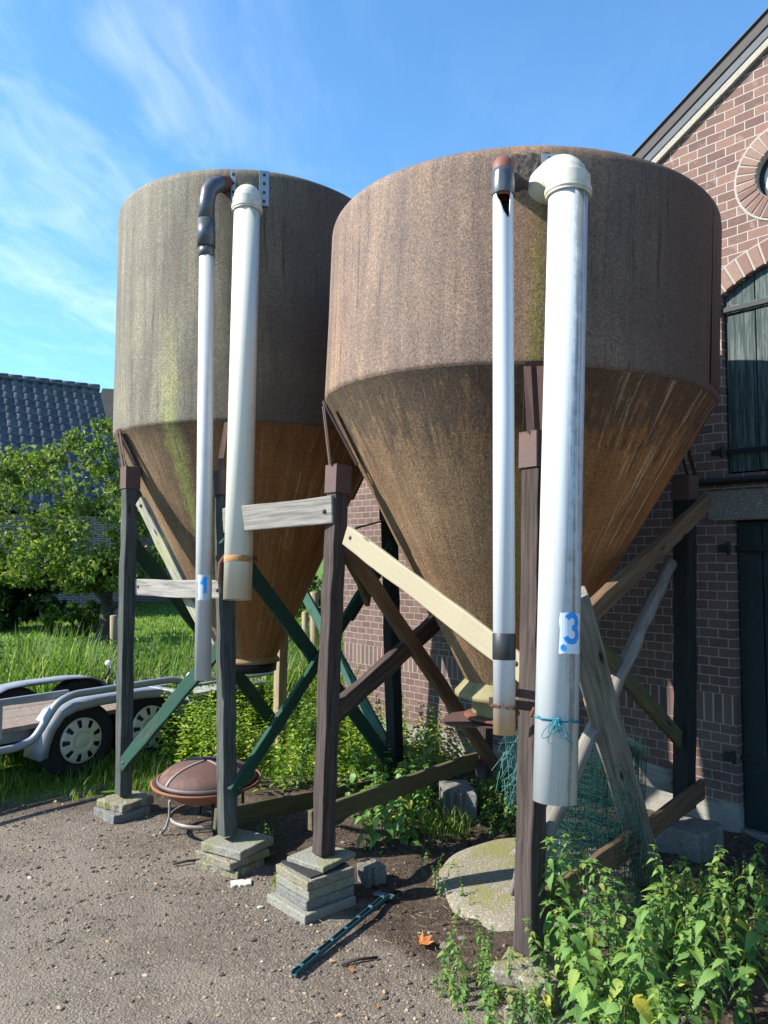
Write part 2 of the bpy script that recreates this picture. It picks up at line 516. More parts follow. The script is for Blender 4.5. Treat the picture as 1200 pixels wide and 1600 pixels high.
# ------------------------------------------------------------------ ground
def terrain_h(x, y):
    n = .755 * x + .656 * y
    soil = 1 / (1 + np.exp(-(n - 2.35) / .12))
    a = np.sin(x * 3.1 + 1.3 * np.sin(y * 2.3)) * np.sin(y * 2.7 + x) * .006
    b = (np.sin(x * 9.7 + 2 * np.sin(y * 6.1)) * np.sin(y * 11.3 + np.sin(x * 7.7) * 2) * .014 + np.sin(x * 23. + y * 5) * np.sin(y * 19. - x * 7) * .008)
    fade = np.clip((14 - np.hypot(x, y)) / 4, 0, 1)
    return (a + b * soil) * fade
def axis(lo, hi, step, far):
    mid = np.arange(lo, hi + 1e-6, step)
    out = []
    d, s = 0, step
    while d < far:
        s *= 1.35; d += s; out.append(d)
    out = np.array(out)
    return np.concatenate([lo - out[::-1], mid, hi + out])
gx = axis(-3.6, 3.2, .04, 500.); gy = axis(1.2, 8., .04, 600.)
X, Y = np.meshgrid(gx, gy)
Zg = terrain_h(X, Y)
nx_, ny_ = len(gx), len(gy)
idx = np.arange(nx_ * ny_).reshape(ny_, nx_)
F = np.stack([idx[:-1, :-1], idx[:-1, 1:], idx[1:, 1:], idx[1:, :-1]], -1).reshape(-1, 4)

g = mat('yard_ground')
p = g.pos()
x, y, z = g.sep(p)
nn = g.math('ADD', g.math('MULTIPLY', x, .755), g.math('MULTIPLY', y, .656))
wob = g.math('SUBTRACT', g.noise(p, 2.2, 5., .6), .5)
# tarmac with worn-out stones
st = g.vor(p, 85., 'Color'); sdist = g.vor(p, 85.)
st2 = g.vor(p, 190., 'Color'); sd2 = g.vor(p, 190.)
big = g.noise(p, 1.3, 4., .6)
tar = g.ramp(g.noise(p, 30., 5., .7), [(.3, (.074, .059, .047)), (.7, (.185, .15, .118))])
s1 = g.sep(st)
stone = g.ramp(s1[0], [(0., (.11, .095, .08)), (.4, (.2, .165, .13)), (.72, (.31, .27, .215)), (.93, (.36, .235, .13)), (1., (.46, .43, .37))])
pick = g.math('GREATER_THAN', s1[1], g.math('SUBTRACT', .83, g.math('MULTIPLY', g.ss(big, .42, .62), .42)))
tar = g.mix(g.math('MULTIPLY', pick, g.ss(sdist, .42, .3)), tar, stone)
tar = g.mix(g.math('MULTIPLY', g.ss(sd2, .4, .25), .45), tar, g.mix(.6, g.mix(1., st2, (.22, .19, .16), 'MULTIPLY'), (.17, .145, .12)))
tar = g.mix(g.math('MULTIPLY', g.ss(g.noise(p, .9, 5., .65), .42, .62), .55), tar, (.235, .196, .153))
# dark soil
so_ = g.ramp(g.noise(p, 26., 6., .75), [(.3, (.026, .018, .013)), (.55, (.075, .054, .04)), (.75, (.15, .115, .085))])
so_ = g.mix(g.math('MULTIPLY', g.ss(g.noise(g.scale(p, (30, 90, 1)), 1., 3., .6), .62, .72), .5), so_, (.3, .23, .14))
# lawn
gr = g.ramp(g.noise(p, 1.1, 6., .7), [(.3, (.07, .125, .016)), (.55, (.115, .2, .022)), (.75, (.165, .245, .035))])
gr = g.mix(g.math('MULTIPLY', g.noise(p, 22., 4., .7), .6), gr, (.045, .085, .014))
fs_ = g.ss(g.math('ADD', nn, g.math('MULTIPLY', wob, .75)), 2.16, 2.34)
col = g.mix(fs_, tar, so_)
edge = g.math('SUBTRACT', y, g.math('MULTIPLY', g.math('ADD', x, 1.8), .32))
fg = g.ss(g.math('ADD', edge, g.math('MULTIPLY', wob, .7)), 5.42, 5.72)
dirt_edge = g.ss(g.math('ADD', edge, g.math('MULTIPLY', wob, .8)), 5.0, 5.4)
col = g.mix(g.math('MULTIPLY', dirt_edge, .8), col, so_)
col = g.mix(g.math('MULTIPLY', fg, g.ss(g.math('ADD', x, g.math('MULTIPLY', wob, 1.)), .6, -.1)), col, gr)
col = g.mix(g.ss(y, 9., 9.6), col, gr)
h = g.math('ADD', g.math('MULTIPLY', g.noise(p, 55., 5., .75), 1.), g.math('MULTIPLY', g.math('ADD', sdist, g.math('MULTIPLY', sd2, .5)), -.6))
GROUND = finish(g, col, .93, g.bump(h, .8, .012), .2)
np_mesh('ground', np.stack([X, Y, Zg], -1), F, GROUND, smooth=True, kind='structure')

# loose stones on the tarmac: nobody could count them
def ico():
    b = bmesh.new(); bmesh.ops.create_icosphere(b, subdivisions=1, radius=1)
    v = np.array([q.co[:] for q in b.verts]); f = np.array([[q.index for q in t.verts] for t in b.faces]); b.free()
    return v, f
IV, IF = ico()
def stones(name, pts, rad, m, **kw):
    n = len(pts)
    V = IV[None] * (1 + rng.uniform(-.28, .28, (n, 12, 1)))
    V = V * np.stack([rng.uniform(.7, 1.35, n), rng.uniform(.7, 1.3, n), rng.uniform(.35, .75, n)], -1)[:, None]
    a = rng.uniform(0, 6.28, n); c, s = np.cos(a), np.sin(a)
    Vx = V[..., 0] * c[:, None] - V[..., 1] * s[:, None]
    Vy = V[..., 0] * s[:, None] + V[..., 1] * c[:, None]
    V = np.stack([Vx, Vy, V[..., 2]], -1) * rad[:, None, None] + pts[:, None]
    Fs = IF[None] + (np.arange(n) * 12)[:, None, None]
    return np_mesh(name, V, Fs.reshape(-1, 3), m, smooth=False, **kw)
g = mat('loose_stone')
c = g.ramp(g.island(), [(0., (.08, .066, .055)), (.4, (.15, .125, .1)), (.7, (.25, .21, .16)), (.88, (.42, .28, .15)), (1., (.5, .46, .39))])
c = g.mix(g.noise(g.pos(), 90., 3.), c, g.mix(1., c, (.5, .48, .46), 'MULTIPLY'))
STONE = finish(g, c, .85, g.bump(g.noise(g.pos(), 260., 3.), .35, .003), .3)
N = 16000
px_, py_ = rng.uniform(-3.2, 1.2, N), 2.0 + 3.6 * rng.random(N) ** 1.2
cl = np.sin(px_ * 2.3 + 1) * np.sin(py_ * 2.9 + px_) + .6 * np.sin(px_ * 7 + py_ * 5)
keep = (.755 * px_ + .656 * py_ < 2.3 + rng.normal(0, .12, N)) & (cl + rng.normal(0, .8, N) > -.25)
px_, py_ = px_[keep], py_[keep]
rad = np.minimum(.0034 * np.exp(np.abs(rng.normal(0, .6, len(px_)))), .014)
pts = np.stack([px_, py_, terrain_h(px_, py_) + rad * .18], -1)
stones('gravel', pts, rad, STONE, label='loose gravel scattered over the worn tarmac yard', cat='gravel', kind='stuff')
N = 2600
px_, py_ = rng.uniform(-.4, 2.6, N), rng.uniform(2.2, 4.8, N)
keep = .755 * px_ + .656 * py_ > 2.25
px_, py_ = px_[keep], py_[keep]
rad = .005 * np.exp(np.abs(rng.normal(0, .6, len(px_))))
g = mat('soil_crumb')
SOILC = finish(g, g.ramp(g.island(), [(0., (.02, .014, .01)), (.7, (.085, .062, .046)), (1., (.2, .17, .14))]), .95, None, .1)
stones('soil_crumbs', np.stack([px_, py_, terrain_h(px_, py_) + rad * .1], -1), rad, SOILC, label='dark soil crumbs under the silo legs', cat='soil', kind='stuff')

# ------------------------------------------------------------------ brick building
g = mat('old_brickwork')
c = g.coord()
x, y, z = g.sep(c)
wv = g.scale(g.vmath('SUBTRACT', g.noise(c, 4., 3., col=True), (.5, .5, .5)), (.012, .012, .012))
xw, yw, zw = g.sep(g.vmath('ADD', c, wv))
def brick(vec, bw, rh, off=.5, mort=.0065):
    n = g.new('ShaderNodeTexBrick')
    n.offset = off
    g.put(n.inputs['Vector'], vec); n.inputs['Scale'].default_value = 1.
    n.inputs['Mortar Size'].default_value = mort; n.inputs['Mortar Smooth'].default_value = .25; n.inputs['Bias'].default_value = 0.
    n.inputs['Brick Width'].default_value = bw; n.inputs['Row Height'].default_value = rh
    n.inputs['Color1'].default_value = (0, 0, 0, 1); n.inputs['Color2'].default_value = (1, 1, 1, 1); n.inputs['Mortar'].default_value = (.5, .5, .5, 1)
    return n.outputs
b1 = brick(g.comb(xw, zw, 0.), .122, .058, .5, .0036)
b2 = brick(g.comb(g.math('ADD', zw, -.635), xw, 0.), .19, .0605, 0.)
inb = g.math('MULTIPLY', g.math('GREATER_THAN', z, .637), g.math('LESS_THAN', z, .822))
bc = g.mix(inb, b1[0], b2[0]); bf = g.mix(inb, b1[1], b2[1])
brickc = g.ramp(g.sep(bc)[0], [(0., (.15, .095, .08)), (.3, (.185, .113, .092)), (.6, (.225, .138, .112)), (.85, (.265, .158, .122)), (1., (.185, .125, .107))])
brickc = g.mix(g.math('MULTIPLY', g.noise(c, 46., 5., .75), .95), brickc, g.mix(1., brickc, (.6, .55, .55), 'MULTIPLY'))
brickc = g.mix(g.math('MULTIPLY', g.ss(g.noise(c, 11., 4., .7), .55, .68), .4), brickc, (.32, .25, .22))
mort = g.mix(g.noise(c, 24., 4., .7), (.31, .285, .25), (.42, .385, .335))
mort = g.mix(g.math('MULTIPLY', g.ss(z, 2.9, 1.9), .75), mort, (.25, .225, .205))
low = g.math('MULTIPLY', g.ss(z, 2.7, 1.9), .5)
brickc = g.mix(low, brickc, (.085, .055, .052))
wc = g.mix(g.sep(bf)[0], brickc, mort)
pl = g.ss(g.math('ADD', z, g.math('MULTIPLY', g.math('SUBTRACT', g.noise(c, 5., 4.), .5), .16)), .2, .14)
wc = g.mix(pl, wc, g.mix(g.noise(c, 9., 5., .7), (.3, .285, .25), (.17, .16, .13)))
hb = g.math('SUBTRACT', g.math('MULTIPLY', g.noise(c, 45., 4., .7), .4), g.math('MULTIPLY', g.sep(bf)[0], 1.))
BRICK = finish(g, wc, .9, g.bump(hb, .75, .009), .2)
g = mat('brick_voussoir')
c = g.pos()
cc = g.ramp(g.island(), [(0., (.19, .11, .09)), (.5, (.25, .155, .125)), (1., (.3, .21, .16))])
cc = g.mix(g.math('MULTIPLY', g.noise(c, 40., 5., .7), .8), cc, g.mix(1., cc, (.55, .5, .5), 'MULTIPLY'))
VOUS = finish(g, cc, .9, g.bump(g.noise(c, 60., 4.), .4, .006), .2)
MORTAR = plain('lime_mortar', (.37, .345, .3), .95, 0, .3, 20., .4)
g = mat('dark_green_boards')
c = g.coord()
x, y, z = g.sep(c)
gr = g.noise(g.scale(c, (60, 60, 4)), 1., 5., .7, .3)
cc = g.mix(g.ss(gr, .35, .65), (.014, .026, .026), (.034, .058, .056))
cc = g.mix(g.math('MULTIPLY', g.ss(g.noise(g.scale(c, (55, 55, 3)), 1., 5., .75), .42, .62), .7), cc, (.125, .15, .14))
DGREEN = finish(g, cc, .75, g.bump(gr, .5, .004), .3)
DDOOR = plain('blackish_green_door_paint', (.009, .02, .022), .7, 0, .4, 14., .3, stain=(.025, .042, .042), stain_amt=.5)
ZINC = plain('weathered_zinc', (.085, .095, .108), .7, .1, .3, 12., .2, stain=(.1, .1, .1))
ROOFDARK = plain('roof_edge_board', (.08, .068, .064), .8, 0, .3, 14., .2)
BARGE = concrete('pale_barge_strip', (.4, .37, .31), (.3, .29, .2), .3, .3)
g = mat('window_glass')
GLASS = finish(g, (.12, .17, .22), .06, g.bump(g.noise(g.coord(), 9., 2.), .1, .01), .8)
PUTTY = plain('white_window_bar', (.55, .56, .55), .6, 0, .3, 30., .2)
SLATE = plain('roof_slate', (.06, .055, .055), .8, 0, .3, 8., .3)

barn = empty('brick_building', WALL @ Vector((-2, 0, 0)), label='brick farm building with round window and dark green shutters, right', cat='building')
u1, v1 = wall_uv(1027, 258); u2, v2 = wall_uv(1200, 78)
slope = (v2 - v1) / (u2 - u1)
def vz(u): return v1 + slope * (u - u1)
UL, UA, UR = -6.02, -.6, 4.8
def topz(u): return vz(u) if u <= UA else vz(UA) - slope * (u - UA)
cu, cv = wall_uv(1226, 264)
r_in, r_out = .165, .285
# shutter opening with a segmental head; door opening
su0 = wall_uv(1133, 742)[0]; sz0 = wall_uv(1136, 741)[1]
sa_u, sa_z = wall_uv(1128, 463)
su1 = su0 + 1.15
du0 = wall_uv(1146, 900)[0]; du1 = du0 + 1.05
dz1 = wall_uv(1150, 813)[1]
sag = .17
def arc(u0, u1_, z0, sg, n=14):
    L = (u1_ - u0) / 2; r = (L * L + sg * sg) / (2 * sg); cx = (u0 + u1_) / 2; cz = z0 + sg - r
    a = math.asin(L / r)
    return [(cx + r * math.sin(-a + 2 * a * i / n), cz + r * math.cos(-a + 2 * a * i / n)) for i in range(n + 1)], (cx, cz, r, a)
arcp, (acx, acz, ar, aa) = arc(su0, su1, sa_z, sag)
outer = [(UL, -.3), (du0, -.3), (du0, dz1), (du1, dz1), (du1, -.3), (UR, -.3), (UR, topz(UR)), (UA, vz(UA)), (UL, vz(UL))]
hole1 = [(su0, sz0)] + arcp + [(su1, sz0)]
hole2 = [(cu + r_in * 1.25 * math.cos(2 * math.pi * i / 40), cv + r_in * 1.25 * math.sin(2 * math.pi * i / 40)) for i in range(40)]
b = bmesh.new()
eds = []
for loop in (outer, hole1, hole2):
    vs = [b.verts.new((u, 0, z_)) for u, z_ in loop]
    eds += [b.edges.new((vs[i], vs[(i + 1) % len(vs)])) for i in range(len(vs))]
bmesh.ops.triangle_fill(b, use_beauty=True, edges=eds)
ext = bmesh.ops.extrude_face_region(b, geom=list(b.faces))
bmesh.ops.translate(b, verts=[e for e in ext['geom'] if isinstance(e, bmesh.types.BMVert)], vec=(0, .24, 0))
bmesh.ops.recalc_face_normals(b, faces=b.faces)
me = bpy.data.meshes.new('gable_wall'); b.to_mesh(me); b.free()
me.materials.append(BRICK)
o = bpy.data.objects.new('gable_wall', me); place(o, WALL, barn)
for xw_ in (UL + .12, UR - .12):
    build('side_wall', MB().box((xw_, 5.24, (vz(UL) - .3) / 2 - .1), (.24, 10, vz(UL) + .1)), BRICK, barn, WALL)
build('rear_wall', MB().box(((UL + UR) / 2, 10.36, 1.2), (UR - UL, .24, 3.)), BRICK, barn, WALL)
for sgn in (-1, 1):
    mb = MB()
    ue = UL - .35 if sgn < 0 else UR + .35
    ze = vz(UL) - slope * .35 + .05; za = vz(UA) + .05
    mb.add([(ue, -.03, ze), (UA, -.03, za), (UA, 10.6, za), (ue, 10.6, ze), (ue, -.03, ze + .09), (UA, -.03, za + .09), (UA, 10.6, za + .09), (ue, 10.6, ze + .09)],
           [(0, 1, 2, 3), (7, 6, 5, 4), (0, 4, 5, 1), (3, 2, 6, 7), (0, 3, 7, 4)])
    build('roof_slope', mb, SLATE, barn, WALL)
# verge: pale strip next to the brick, zinc board above it, dark edge board outermost
def verge(name, off, hgt, y0, y1, m):
    for (ua, ub, sg) in ((UL - .35, UA, 1), (UR + .35, UA, -1)):
        mb = MB(); pa = Vector((ua, 0, topz(ua))); pb = Vector((ub, 0, topz(ub)))
        nn_ = Vector((-slope * sg, 0, 1)).normalized()
        q = [pa + nn_ * off, pb + nn_ * off, pb + nn_ * (off + hgt), pa + nn_ * (off + hgt)]
        mb.prism([(v.x, v.z) for v in q], y0, y1)
        build(name, mb, m, barn, WALL, .004)
verge('barge_strip', -.002, .045, -.03, .1, BARGE)
verge('zinc_board', .044, .055, -.036, .1, ZINC)
verge('edge_board', .1, .07, -.045, .1, ROOFDARK)
verge('roof_edge_trim', .171, .01, -.06, .1, ZINC)
# ring of radial bricks round the window
mb = MB(); mo = MB()
n_ = 30
for i in range(n_):
    a = 2 * math.pi * (i + .5) / n_; h_ = 2 * math.pi / n_ / 2 * random.uniform(.82, .88)
    q = [(cu + rr * math.cos(a + s_), cv + rr * math.sin(a + s_)) for rr, s_ in ((r_in * 1.02, -h_), (r_out, -h_ * .97), (r_out, h_ * .97), (r_in * 1.02, h_))]
    mb.prism(q, -.012 + random.uniform(-.002, .002), .1)
build('window_brick_ring', mb, VOUS, barn, WALL, .004)
def ringmesh(mb, c0, c1, r0, r1, y0, y1, n=48):
    prof = [(r0, y0), (r1, y0), (r1, y1), (r0, y1)]
    vs = []
    for r_, y_ in prof:
        for k in range(n):
            a = 2 * math.pi * k / n; vs.append((c0 + r_ * math.cos(a), y_, c1 + r_ * math.sin(a)))
    fs = []
    for i in range(4):
        for k in range(n):
            i2, k2 = (i + 1) % 4, (k + 1) % n
            fs.append((i * n + k, i * n + k2, i2 * n + k2, i2 * n + k))
    mb.add(vs, fs)
    return mb
build('mortar_ring', ringmesh(MB(), cu, cv, r_in * 1.01, r_out + .013, -.007, .09), MORTAR, barn, WALL)
win = build('round_window', ringmesh(MB(), cu, cv, r_in - .028, r_in * 1.005, .045, .12), BLACKIRON, barn, WALL)
build('frame', ringmesh(MB(), cu, cv, r_in - .05, r_in - .027, .05, .1), PUTTY, win, WALL)
mb = MB()
mb.prism([(cu + (r_in - .04) * math.cos(2 * math.pi * k / 32), cv + (r_in - .04) * math.sin(2 * math.pi * k / 32)) for k in range(32)], .08, .09)
build('glass', mb, GLASS, win, WALL)
mb = MB()
for k in range(4):
    a = math.pi * k / 4
    mb.box((cu, .072, cv), (2 * r_in - .08, .012, .012), Matrix.Rotation(-a, 3, 'Y'))
build('glazing_bars', mb, PUTTY, win, WALL)
# brick arch over the shutters
mb = MB()
na = 19; hh = .135
for i in range(na):
    a0 = -aa * 1.04 + 2 * aa * 1.04 * (i + .08) / na; a1 = -aa * 1.04 + 2 * aa * 1.04 * (i + .9) / na
    q = [(acx + rr * math.sin(a), acz + rr * math.cos(a)) for rr, a in ((ar + .002, a0), (ar + hh, a0), (ar + hh, a1), (ar + .002, a1))]
    mb.prism(q, -.012 + random.uniform(-.003, .003), .1)
build('brick_arch', mb, VOUS, barn, WALL, .004)
mb = MB()
q = [(acx + (ar + .001) * math.sin(-aa * 1.05 + 2.1 * aa * i / 20), acz + (ar + .001) * math.cos(-aa * 1.05 + 2.1 * aa * i / 20)) for i in range(21)]
q += [(acx + (ar + hh + .008) * math.sin(aa * 1.05 - 2.1 * aa * i / 20), acz + (ar + hh + .008) * math.cos(aa * 1.05 - 2.1 * aa * i / 20)) for i in range(21)]
mb.prism(q, -.006, .09)
build('arch_mortar', mb, MORTAR, barn, WALL)
# shutters: vertical boards, battens, strap hinges
def boards(name, u0, u1_, z0, ztop, y, nb, parent=barn):
    mb = MB()
    bw = (u1_ - u0) / nb
    for i in range(nb):
        a, c_ = u0 + i * bw + .004, u0 + (i + 1) * bw - .004
        yy = y + random.uniform(-.003, .003)
        za, zb = ztop(a), ztop(c_)
        mb.prism([(a, z0 + random.uniform(0, .006)), (c_, z0 + random.uniform(0, .006)), (c_, zb), ((a + c_) / 2, ztop((a + c_) / 2)), (a, za)], yy, yy + .025)
    return build(name, mb, DDOOR if name == 'door' else DGREEN, parent, WALL, .003)
def arcz(u): return acz + math.sqrt(max(ar * ar - (u - acx) ** 2, 0)) - .004
mid_u = (su0 + su1) / 2
for k, (a, b_) in enumerate(((su0 + .008, mid_u - .006), (mid_u + .006, su1 - .008))):
    sh = boards('shutter', a, b_, sz0 + .012, arcz, .035, 3)
    for bz, bh in ((sz0 + 1.03, .05), (sz0 + .14, .04)):
        build('batten', MB().box(((a + b_) / 2, .027, bz), (b_ - a - .02, .014, bh)), DGREEN, sh, WALL, .003)
    hx = a if k == 0 else b_
    for hz in (sz0 + .14, sz0 + 1.03):
        mb = MB()
        mb.box((hx + (.2 if k == 0 else -.2), .015, hz), (.46, .008, .03)); mb.tube([(hx - .02 * (1 if k == 0 else -1), .0, hz - .035), (hx - .02 * (1 if k == 0 else -1), .0, hz + .035)], .013, 10)
        mb.box((hx - .05 * (1 if k == 0 else -1), -.005, hz), (.07, .02, .035))
        build('hinge', mb, BLACKIRON, sh, WALL, .002)
mb = MB(); mb.box(((su0 + su1) / 2, .12, (sz0 + sa_z + sag) / 2), (su1 - su0 + .1, .02, sa_z + sag - sz0 + .1))
build('shutter_backing', mb, DARKV, barn, WALL)
mb = MB()
zb_ = wall_uv(1140, 752)[1]
mb.tube([(wall_uv(1087, 756)[0], -.03, zb_), (wall_uv(1087, 756)[0] + 2.2, -.03, zb_)], .022, 10)
build('iron_bar', mb, BLACKIRON, barn, WALL)
lz0, lz1 = dz1 + .003, wall_uv(1140, 766)[1]
mb = MB(); lu0 = wall_uv(1107, 790)[0]; mb.box(((lu0 + lu0 + 1.6) / 2, .1, (lz0 + lz1) / 2), (1.6, .24, lz1 - lz0), jit=.004)
build('concrete_lintel', mb, concrete('exposed_aggregate', (.2, .18, .16), (.12, .11, .09), .4, 1.), barn, WALL, .006)
dr = boards('door', du0 + .006, du1 - .006, .035, lambda u: dz1 - .008, .05, 7)
for hz in (dz1 - .17, .45):
    mb = MB()
    mb.box((du0 + .1, .035, hz), (.34, .012, .035)); mb.tube([(du0 - .025, .0, hz - .04), (du0 - .025, .0, hz + .04)], .014, 10); mb.box((du0 - .05, -.005, hz), (.07, .02, .05))
    build('hinge', mb, BLACKIRON, dr, WALL, .002)
mb = MB(); mb.box(((du0 + du1) / 2, .1, -.02), (du1 - du0 - .004, .2, .1)); build('door_sill', mb, CONC3, barn, WALL, .006)
mb = MB(); mb.box(((du0 + du1) / 2, .16, dz1 / 2), (du1 - du0 + .1, .02, dz1 + .1)); build('door_backing', mb, DARKV, barn, WALL)

# ------------------------------------------------------------------ silos
def hit_ang(px, c, rad, py=700):
    r = ray(px, py); k = Vector((r.x, r.y))
    a = k.dot(k); b_ = -2 * k.dot(Vector(c)); cc_ = Vector(c).dot(Vector(c)) - rad * rad
    disc = max(b_ * b_ - 4 * a * cc_, 0)
    t = (-b_ - math.sqrt(disc)) / (2 * a)
    q = k * t
    return math.atan2(q.y - c[1], q.x - c[0]), q.y
def make_silo(name, label, c, rad, zk, ztop, zbot, tilt, warm, algae, seam_px, seed):
    root = empty(name, (c[0], c[1], 0), label=label, cat='silo')
    M = Matrix.Translation((c[0], c[1], zk)) @ Matrix.Rotation(tilt, 4, 'Y') @ Matrix.Translation((0, 0, -zk))
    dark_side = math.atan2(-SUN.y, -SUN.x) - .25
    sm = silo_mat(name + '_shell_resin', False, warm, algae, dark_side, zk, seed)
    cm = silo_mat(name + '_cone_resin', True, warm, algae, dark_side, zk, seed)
    def wob(a, z_): return .0022 * math.sin(3 * a + z_ * 2 + seed) + .0014 * math.sin(7 * a + seed * 2 - z_ * 3) + .0006 * math.sin(17 * a + z_ * 11)
    prof = [(rad * .9915, zk - .012), (rad * .998, zk - .002), (rad, zk + .006), (rad, zk + .02)]
    nz = 14
    for i in range(1, nz + 1): prof.append((rad, zk + .02 + (ztop - .07 - zk - .02) * i / nz))
    for i in range(1, 7):
        a = R(90) * i / 7
        prof.append((rad - .07 * (1 - math.cos(a)), ztop - .07 + .07 * math.sin(a)))
    for i in range(1, 9):
        t = i / 8
        prof.append(((rad - .075) * (1 - t) + .002 * t, ztop + .22 * (1 - (1 - t) ** 2)))
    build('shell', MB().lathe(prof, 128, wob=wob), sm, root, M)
    ro = .205
    cprof = [(rad * .991, zk - .0125), (rad * .966, zk - .05)]
    for i in range(1, 15):
        t = i / 14
        cprof.append((rad * .966 + (ro - rad * .966) * t, zk - .05 + (zbot - zk + .05) * t))
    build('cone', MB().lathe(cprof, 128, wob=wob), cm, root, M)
    return root, M, sm, cm

C2, R2, ZK2 = (.70, 4.12), 1.02, 2.46
ZT2 = 3.40
ag2 = hit_ang(838, C2, R2)[0]
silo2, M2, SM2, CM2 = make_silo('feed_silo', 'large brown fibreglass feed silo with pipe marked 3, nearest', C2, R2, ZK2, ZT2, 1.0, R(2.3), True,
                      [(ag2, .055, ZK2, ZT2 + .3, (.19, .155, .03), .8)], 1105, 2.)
C1, R1, ZK1, ZT1 = (-.98, 5.6), .95, 2.5, 4.10
ag1 = hit_ang(262, C1, R1)[0]
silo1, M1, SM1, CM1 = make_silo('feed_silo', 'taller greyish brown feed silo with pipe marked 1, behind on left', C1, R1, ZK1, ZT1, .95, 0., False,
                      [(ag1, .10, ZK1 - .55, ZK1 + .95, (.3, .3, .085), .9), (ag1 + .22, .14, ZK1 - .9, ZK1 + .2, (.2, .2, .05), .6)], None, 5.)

# lower collars, necks and slide plates
COLLAR = plain('lichen_resin_collar', (.24, .215, .1), .7, 0, .4, 16., .3, stain=(.16, .1, .045), stain_amt=.6, stain_scale=9.)
COLLAR1 = plain('tan_resin_collar', (.33, .2, .075), .7, 0, .35, 10., .2, stain=(.16, .09, .04), stain_amt=.5)
def collar(root, M, z, m, ro=.205):
    col_ = build('outlet_collar', MB().lathe([(ro - .012, z + .03), (ro + .01, z), (ro + .04, z - .035), (ro + .058, z - .055), (ro + .058, z - .075), (ro + .03, z - .085), (ro - .02, z - .085)], 64), m, root, M)
    build('neck', MB().lathe([(.17, z - .06), (.17, z - .16), (.162, z - .17), (.0, z - .17)], 48), m, root, M)
    return col_
collar(silo2, M2, 1.0, COLLAR)
sl = MB()
sl.add([(-.3, -.16, .795), (-.06, -.2, .80), (.26, -.16, .805), (.24, .2, .805), (-.24, .2, .80), (-.34, -.07, .80), (-.3, -.16, .79), (-.06, -.2, .795), (.26, -.16, .8), (.24, .2, .8), (-.24, .2, .795), (-.34, -.07, .796)],
       [(0, 1, 2, 3, 4, 5), (11, 10, 9, 8, 7, 6)] + [(i, (i + 1) % 6, 6 + (i + 1) % 6, 6 + i) for i in range(6)])
build('slide_plate', sl, RUSTP, silo2, M2)
build('outlet_flange', MB().lathe([(.16, .83), (.21, .825), (.21, .812), (.15, .81)], 40), RUST, silo2, M2)
build('outlet_collar', MB().lathe([(.195, .99), (.205, .95), (.222, .93), (.225, .91), (.19, .905)], 64), COLLAR1, silo1, M1)
build('outlet_flange', MB().lathe([(.19, .915), (.205, .905), (.2, .845), (.15, .84), (0, .845)], 48), BLACKIRON, silo1, M1)
# lap seam on the shell of the near silo
sa0 = hit_ang(1106, C2, R2, 450)[0]
build('lap_seam', MB().lathe([(R2 - .004, ZK2 + .03), (R2 + .0025, ZK2 + .035), (R2 + .0025, ZT2 - .085), (R2 - .004, ZT2 - .06)], 16, a0=sa0, a1=sa0 + .5), SM2, silo2, M2)
# filler patch round the vent outlet
def surf(c, rad, px, py, off=0.):
    a, yq = hit_ang(px, c, rad + off, py)
    return P(px, py, yq), a
pp, pa = surf(C2, R2, 812, 268, .006)
mb = MB()
N1, N2 = 26, 14
vs = []
wa, wz = .105, .085
for j in range(N2 + 1):
    for i in range(N1 + 1):
        s_, t_ = i / N1 * 2 - 1, j / N2 * 2 - 1
        edge_ = max(abs(s_), abs(t_))
        rr = R2 + (.012 * (1 - edge_ ** 6) + (random.uniform(0, .007) if edge_ < .95 else -.012))
        an = pa + s_ * wa * (1 + .05 * math.sin(9 * t_)) 
        vs.append((C2[0] + .03 + rr * math.cos(an), C2[1] + rr * math.sin(an), pp.z + t_ * wz * (1 + .07 * math.sin(11 * s_))))
fs = [(j * (N1 + 1) + i, j * (N1 + 1) + i + 1, (j + 1) * (N1 + 1) + i + 1, (j + 1) * (N1 + 1) + i) for j in range(N2) for i in range(N1)]
mb.add(vs, fs, 0, True)
build('filler_patch', mb, TAR, silo2, fixn=True)
def wall_plate(root, c, rad, pxs, pys, tilt_dx, holes):
    for (px0, px1) in pxs:
        mb = MB(); hb_ = []
        a0 = hit_ang(px0, c, rad, pys[0])[0]; a1 = hit_ang(px1, c, rad, pys[0])[0]
        z0 = P(px0, pys[1], hit_ang(px0, c, rad, pys[1])[1]).z; z1 = P(px0, pys[0], hit_ang(px0, c, rad, pys[0])[1]).z
        vs = []
        for rr in (rad + .012, rad + .019):
            for a, z_ in ((a0, z0), (a1, z0), (a1, z1), (a0, z1)):
                vs.append((c[0] + tilt_dx + rr * math.cos(a), c[1] + rr * math.sin(a), z_))
        mb.add(vs, [(3, 2, 1, 0), (4, 5, 6, 7), (0, 1, 5, 4), (1, 2, 6, 5), (2, 3, 7, 6), (3, 0, 4, 7)])
        for k in range(holes):
            zz_ = z0 + (z1 - z0) * (k + .5) / holes; am = (a0 + a1) / 2
            q = Vector((c[0] + tilt_dx + (rad + .016) * math.cos(am), c[1] + (rad + .016) * math.sin(am), zz_))
            hb_.append(MB().tube([q, q + Vector((math.cos(am), math.sin(am), 0)) * .009], .0085, 8))
        pl_ = build('mounting_plate', mb, GALV, root, None, .001)
        for h1 in hb_: build('bolt', h1, BLACKIRON, pl_)
wall_plate(silo2, C2, R2, [(834, 858)], (244, 312), .03, 4)
wall_plate(silo1, C1, R1, [(362, 369), (405, 420)], (268, 323), 0., 4)

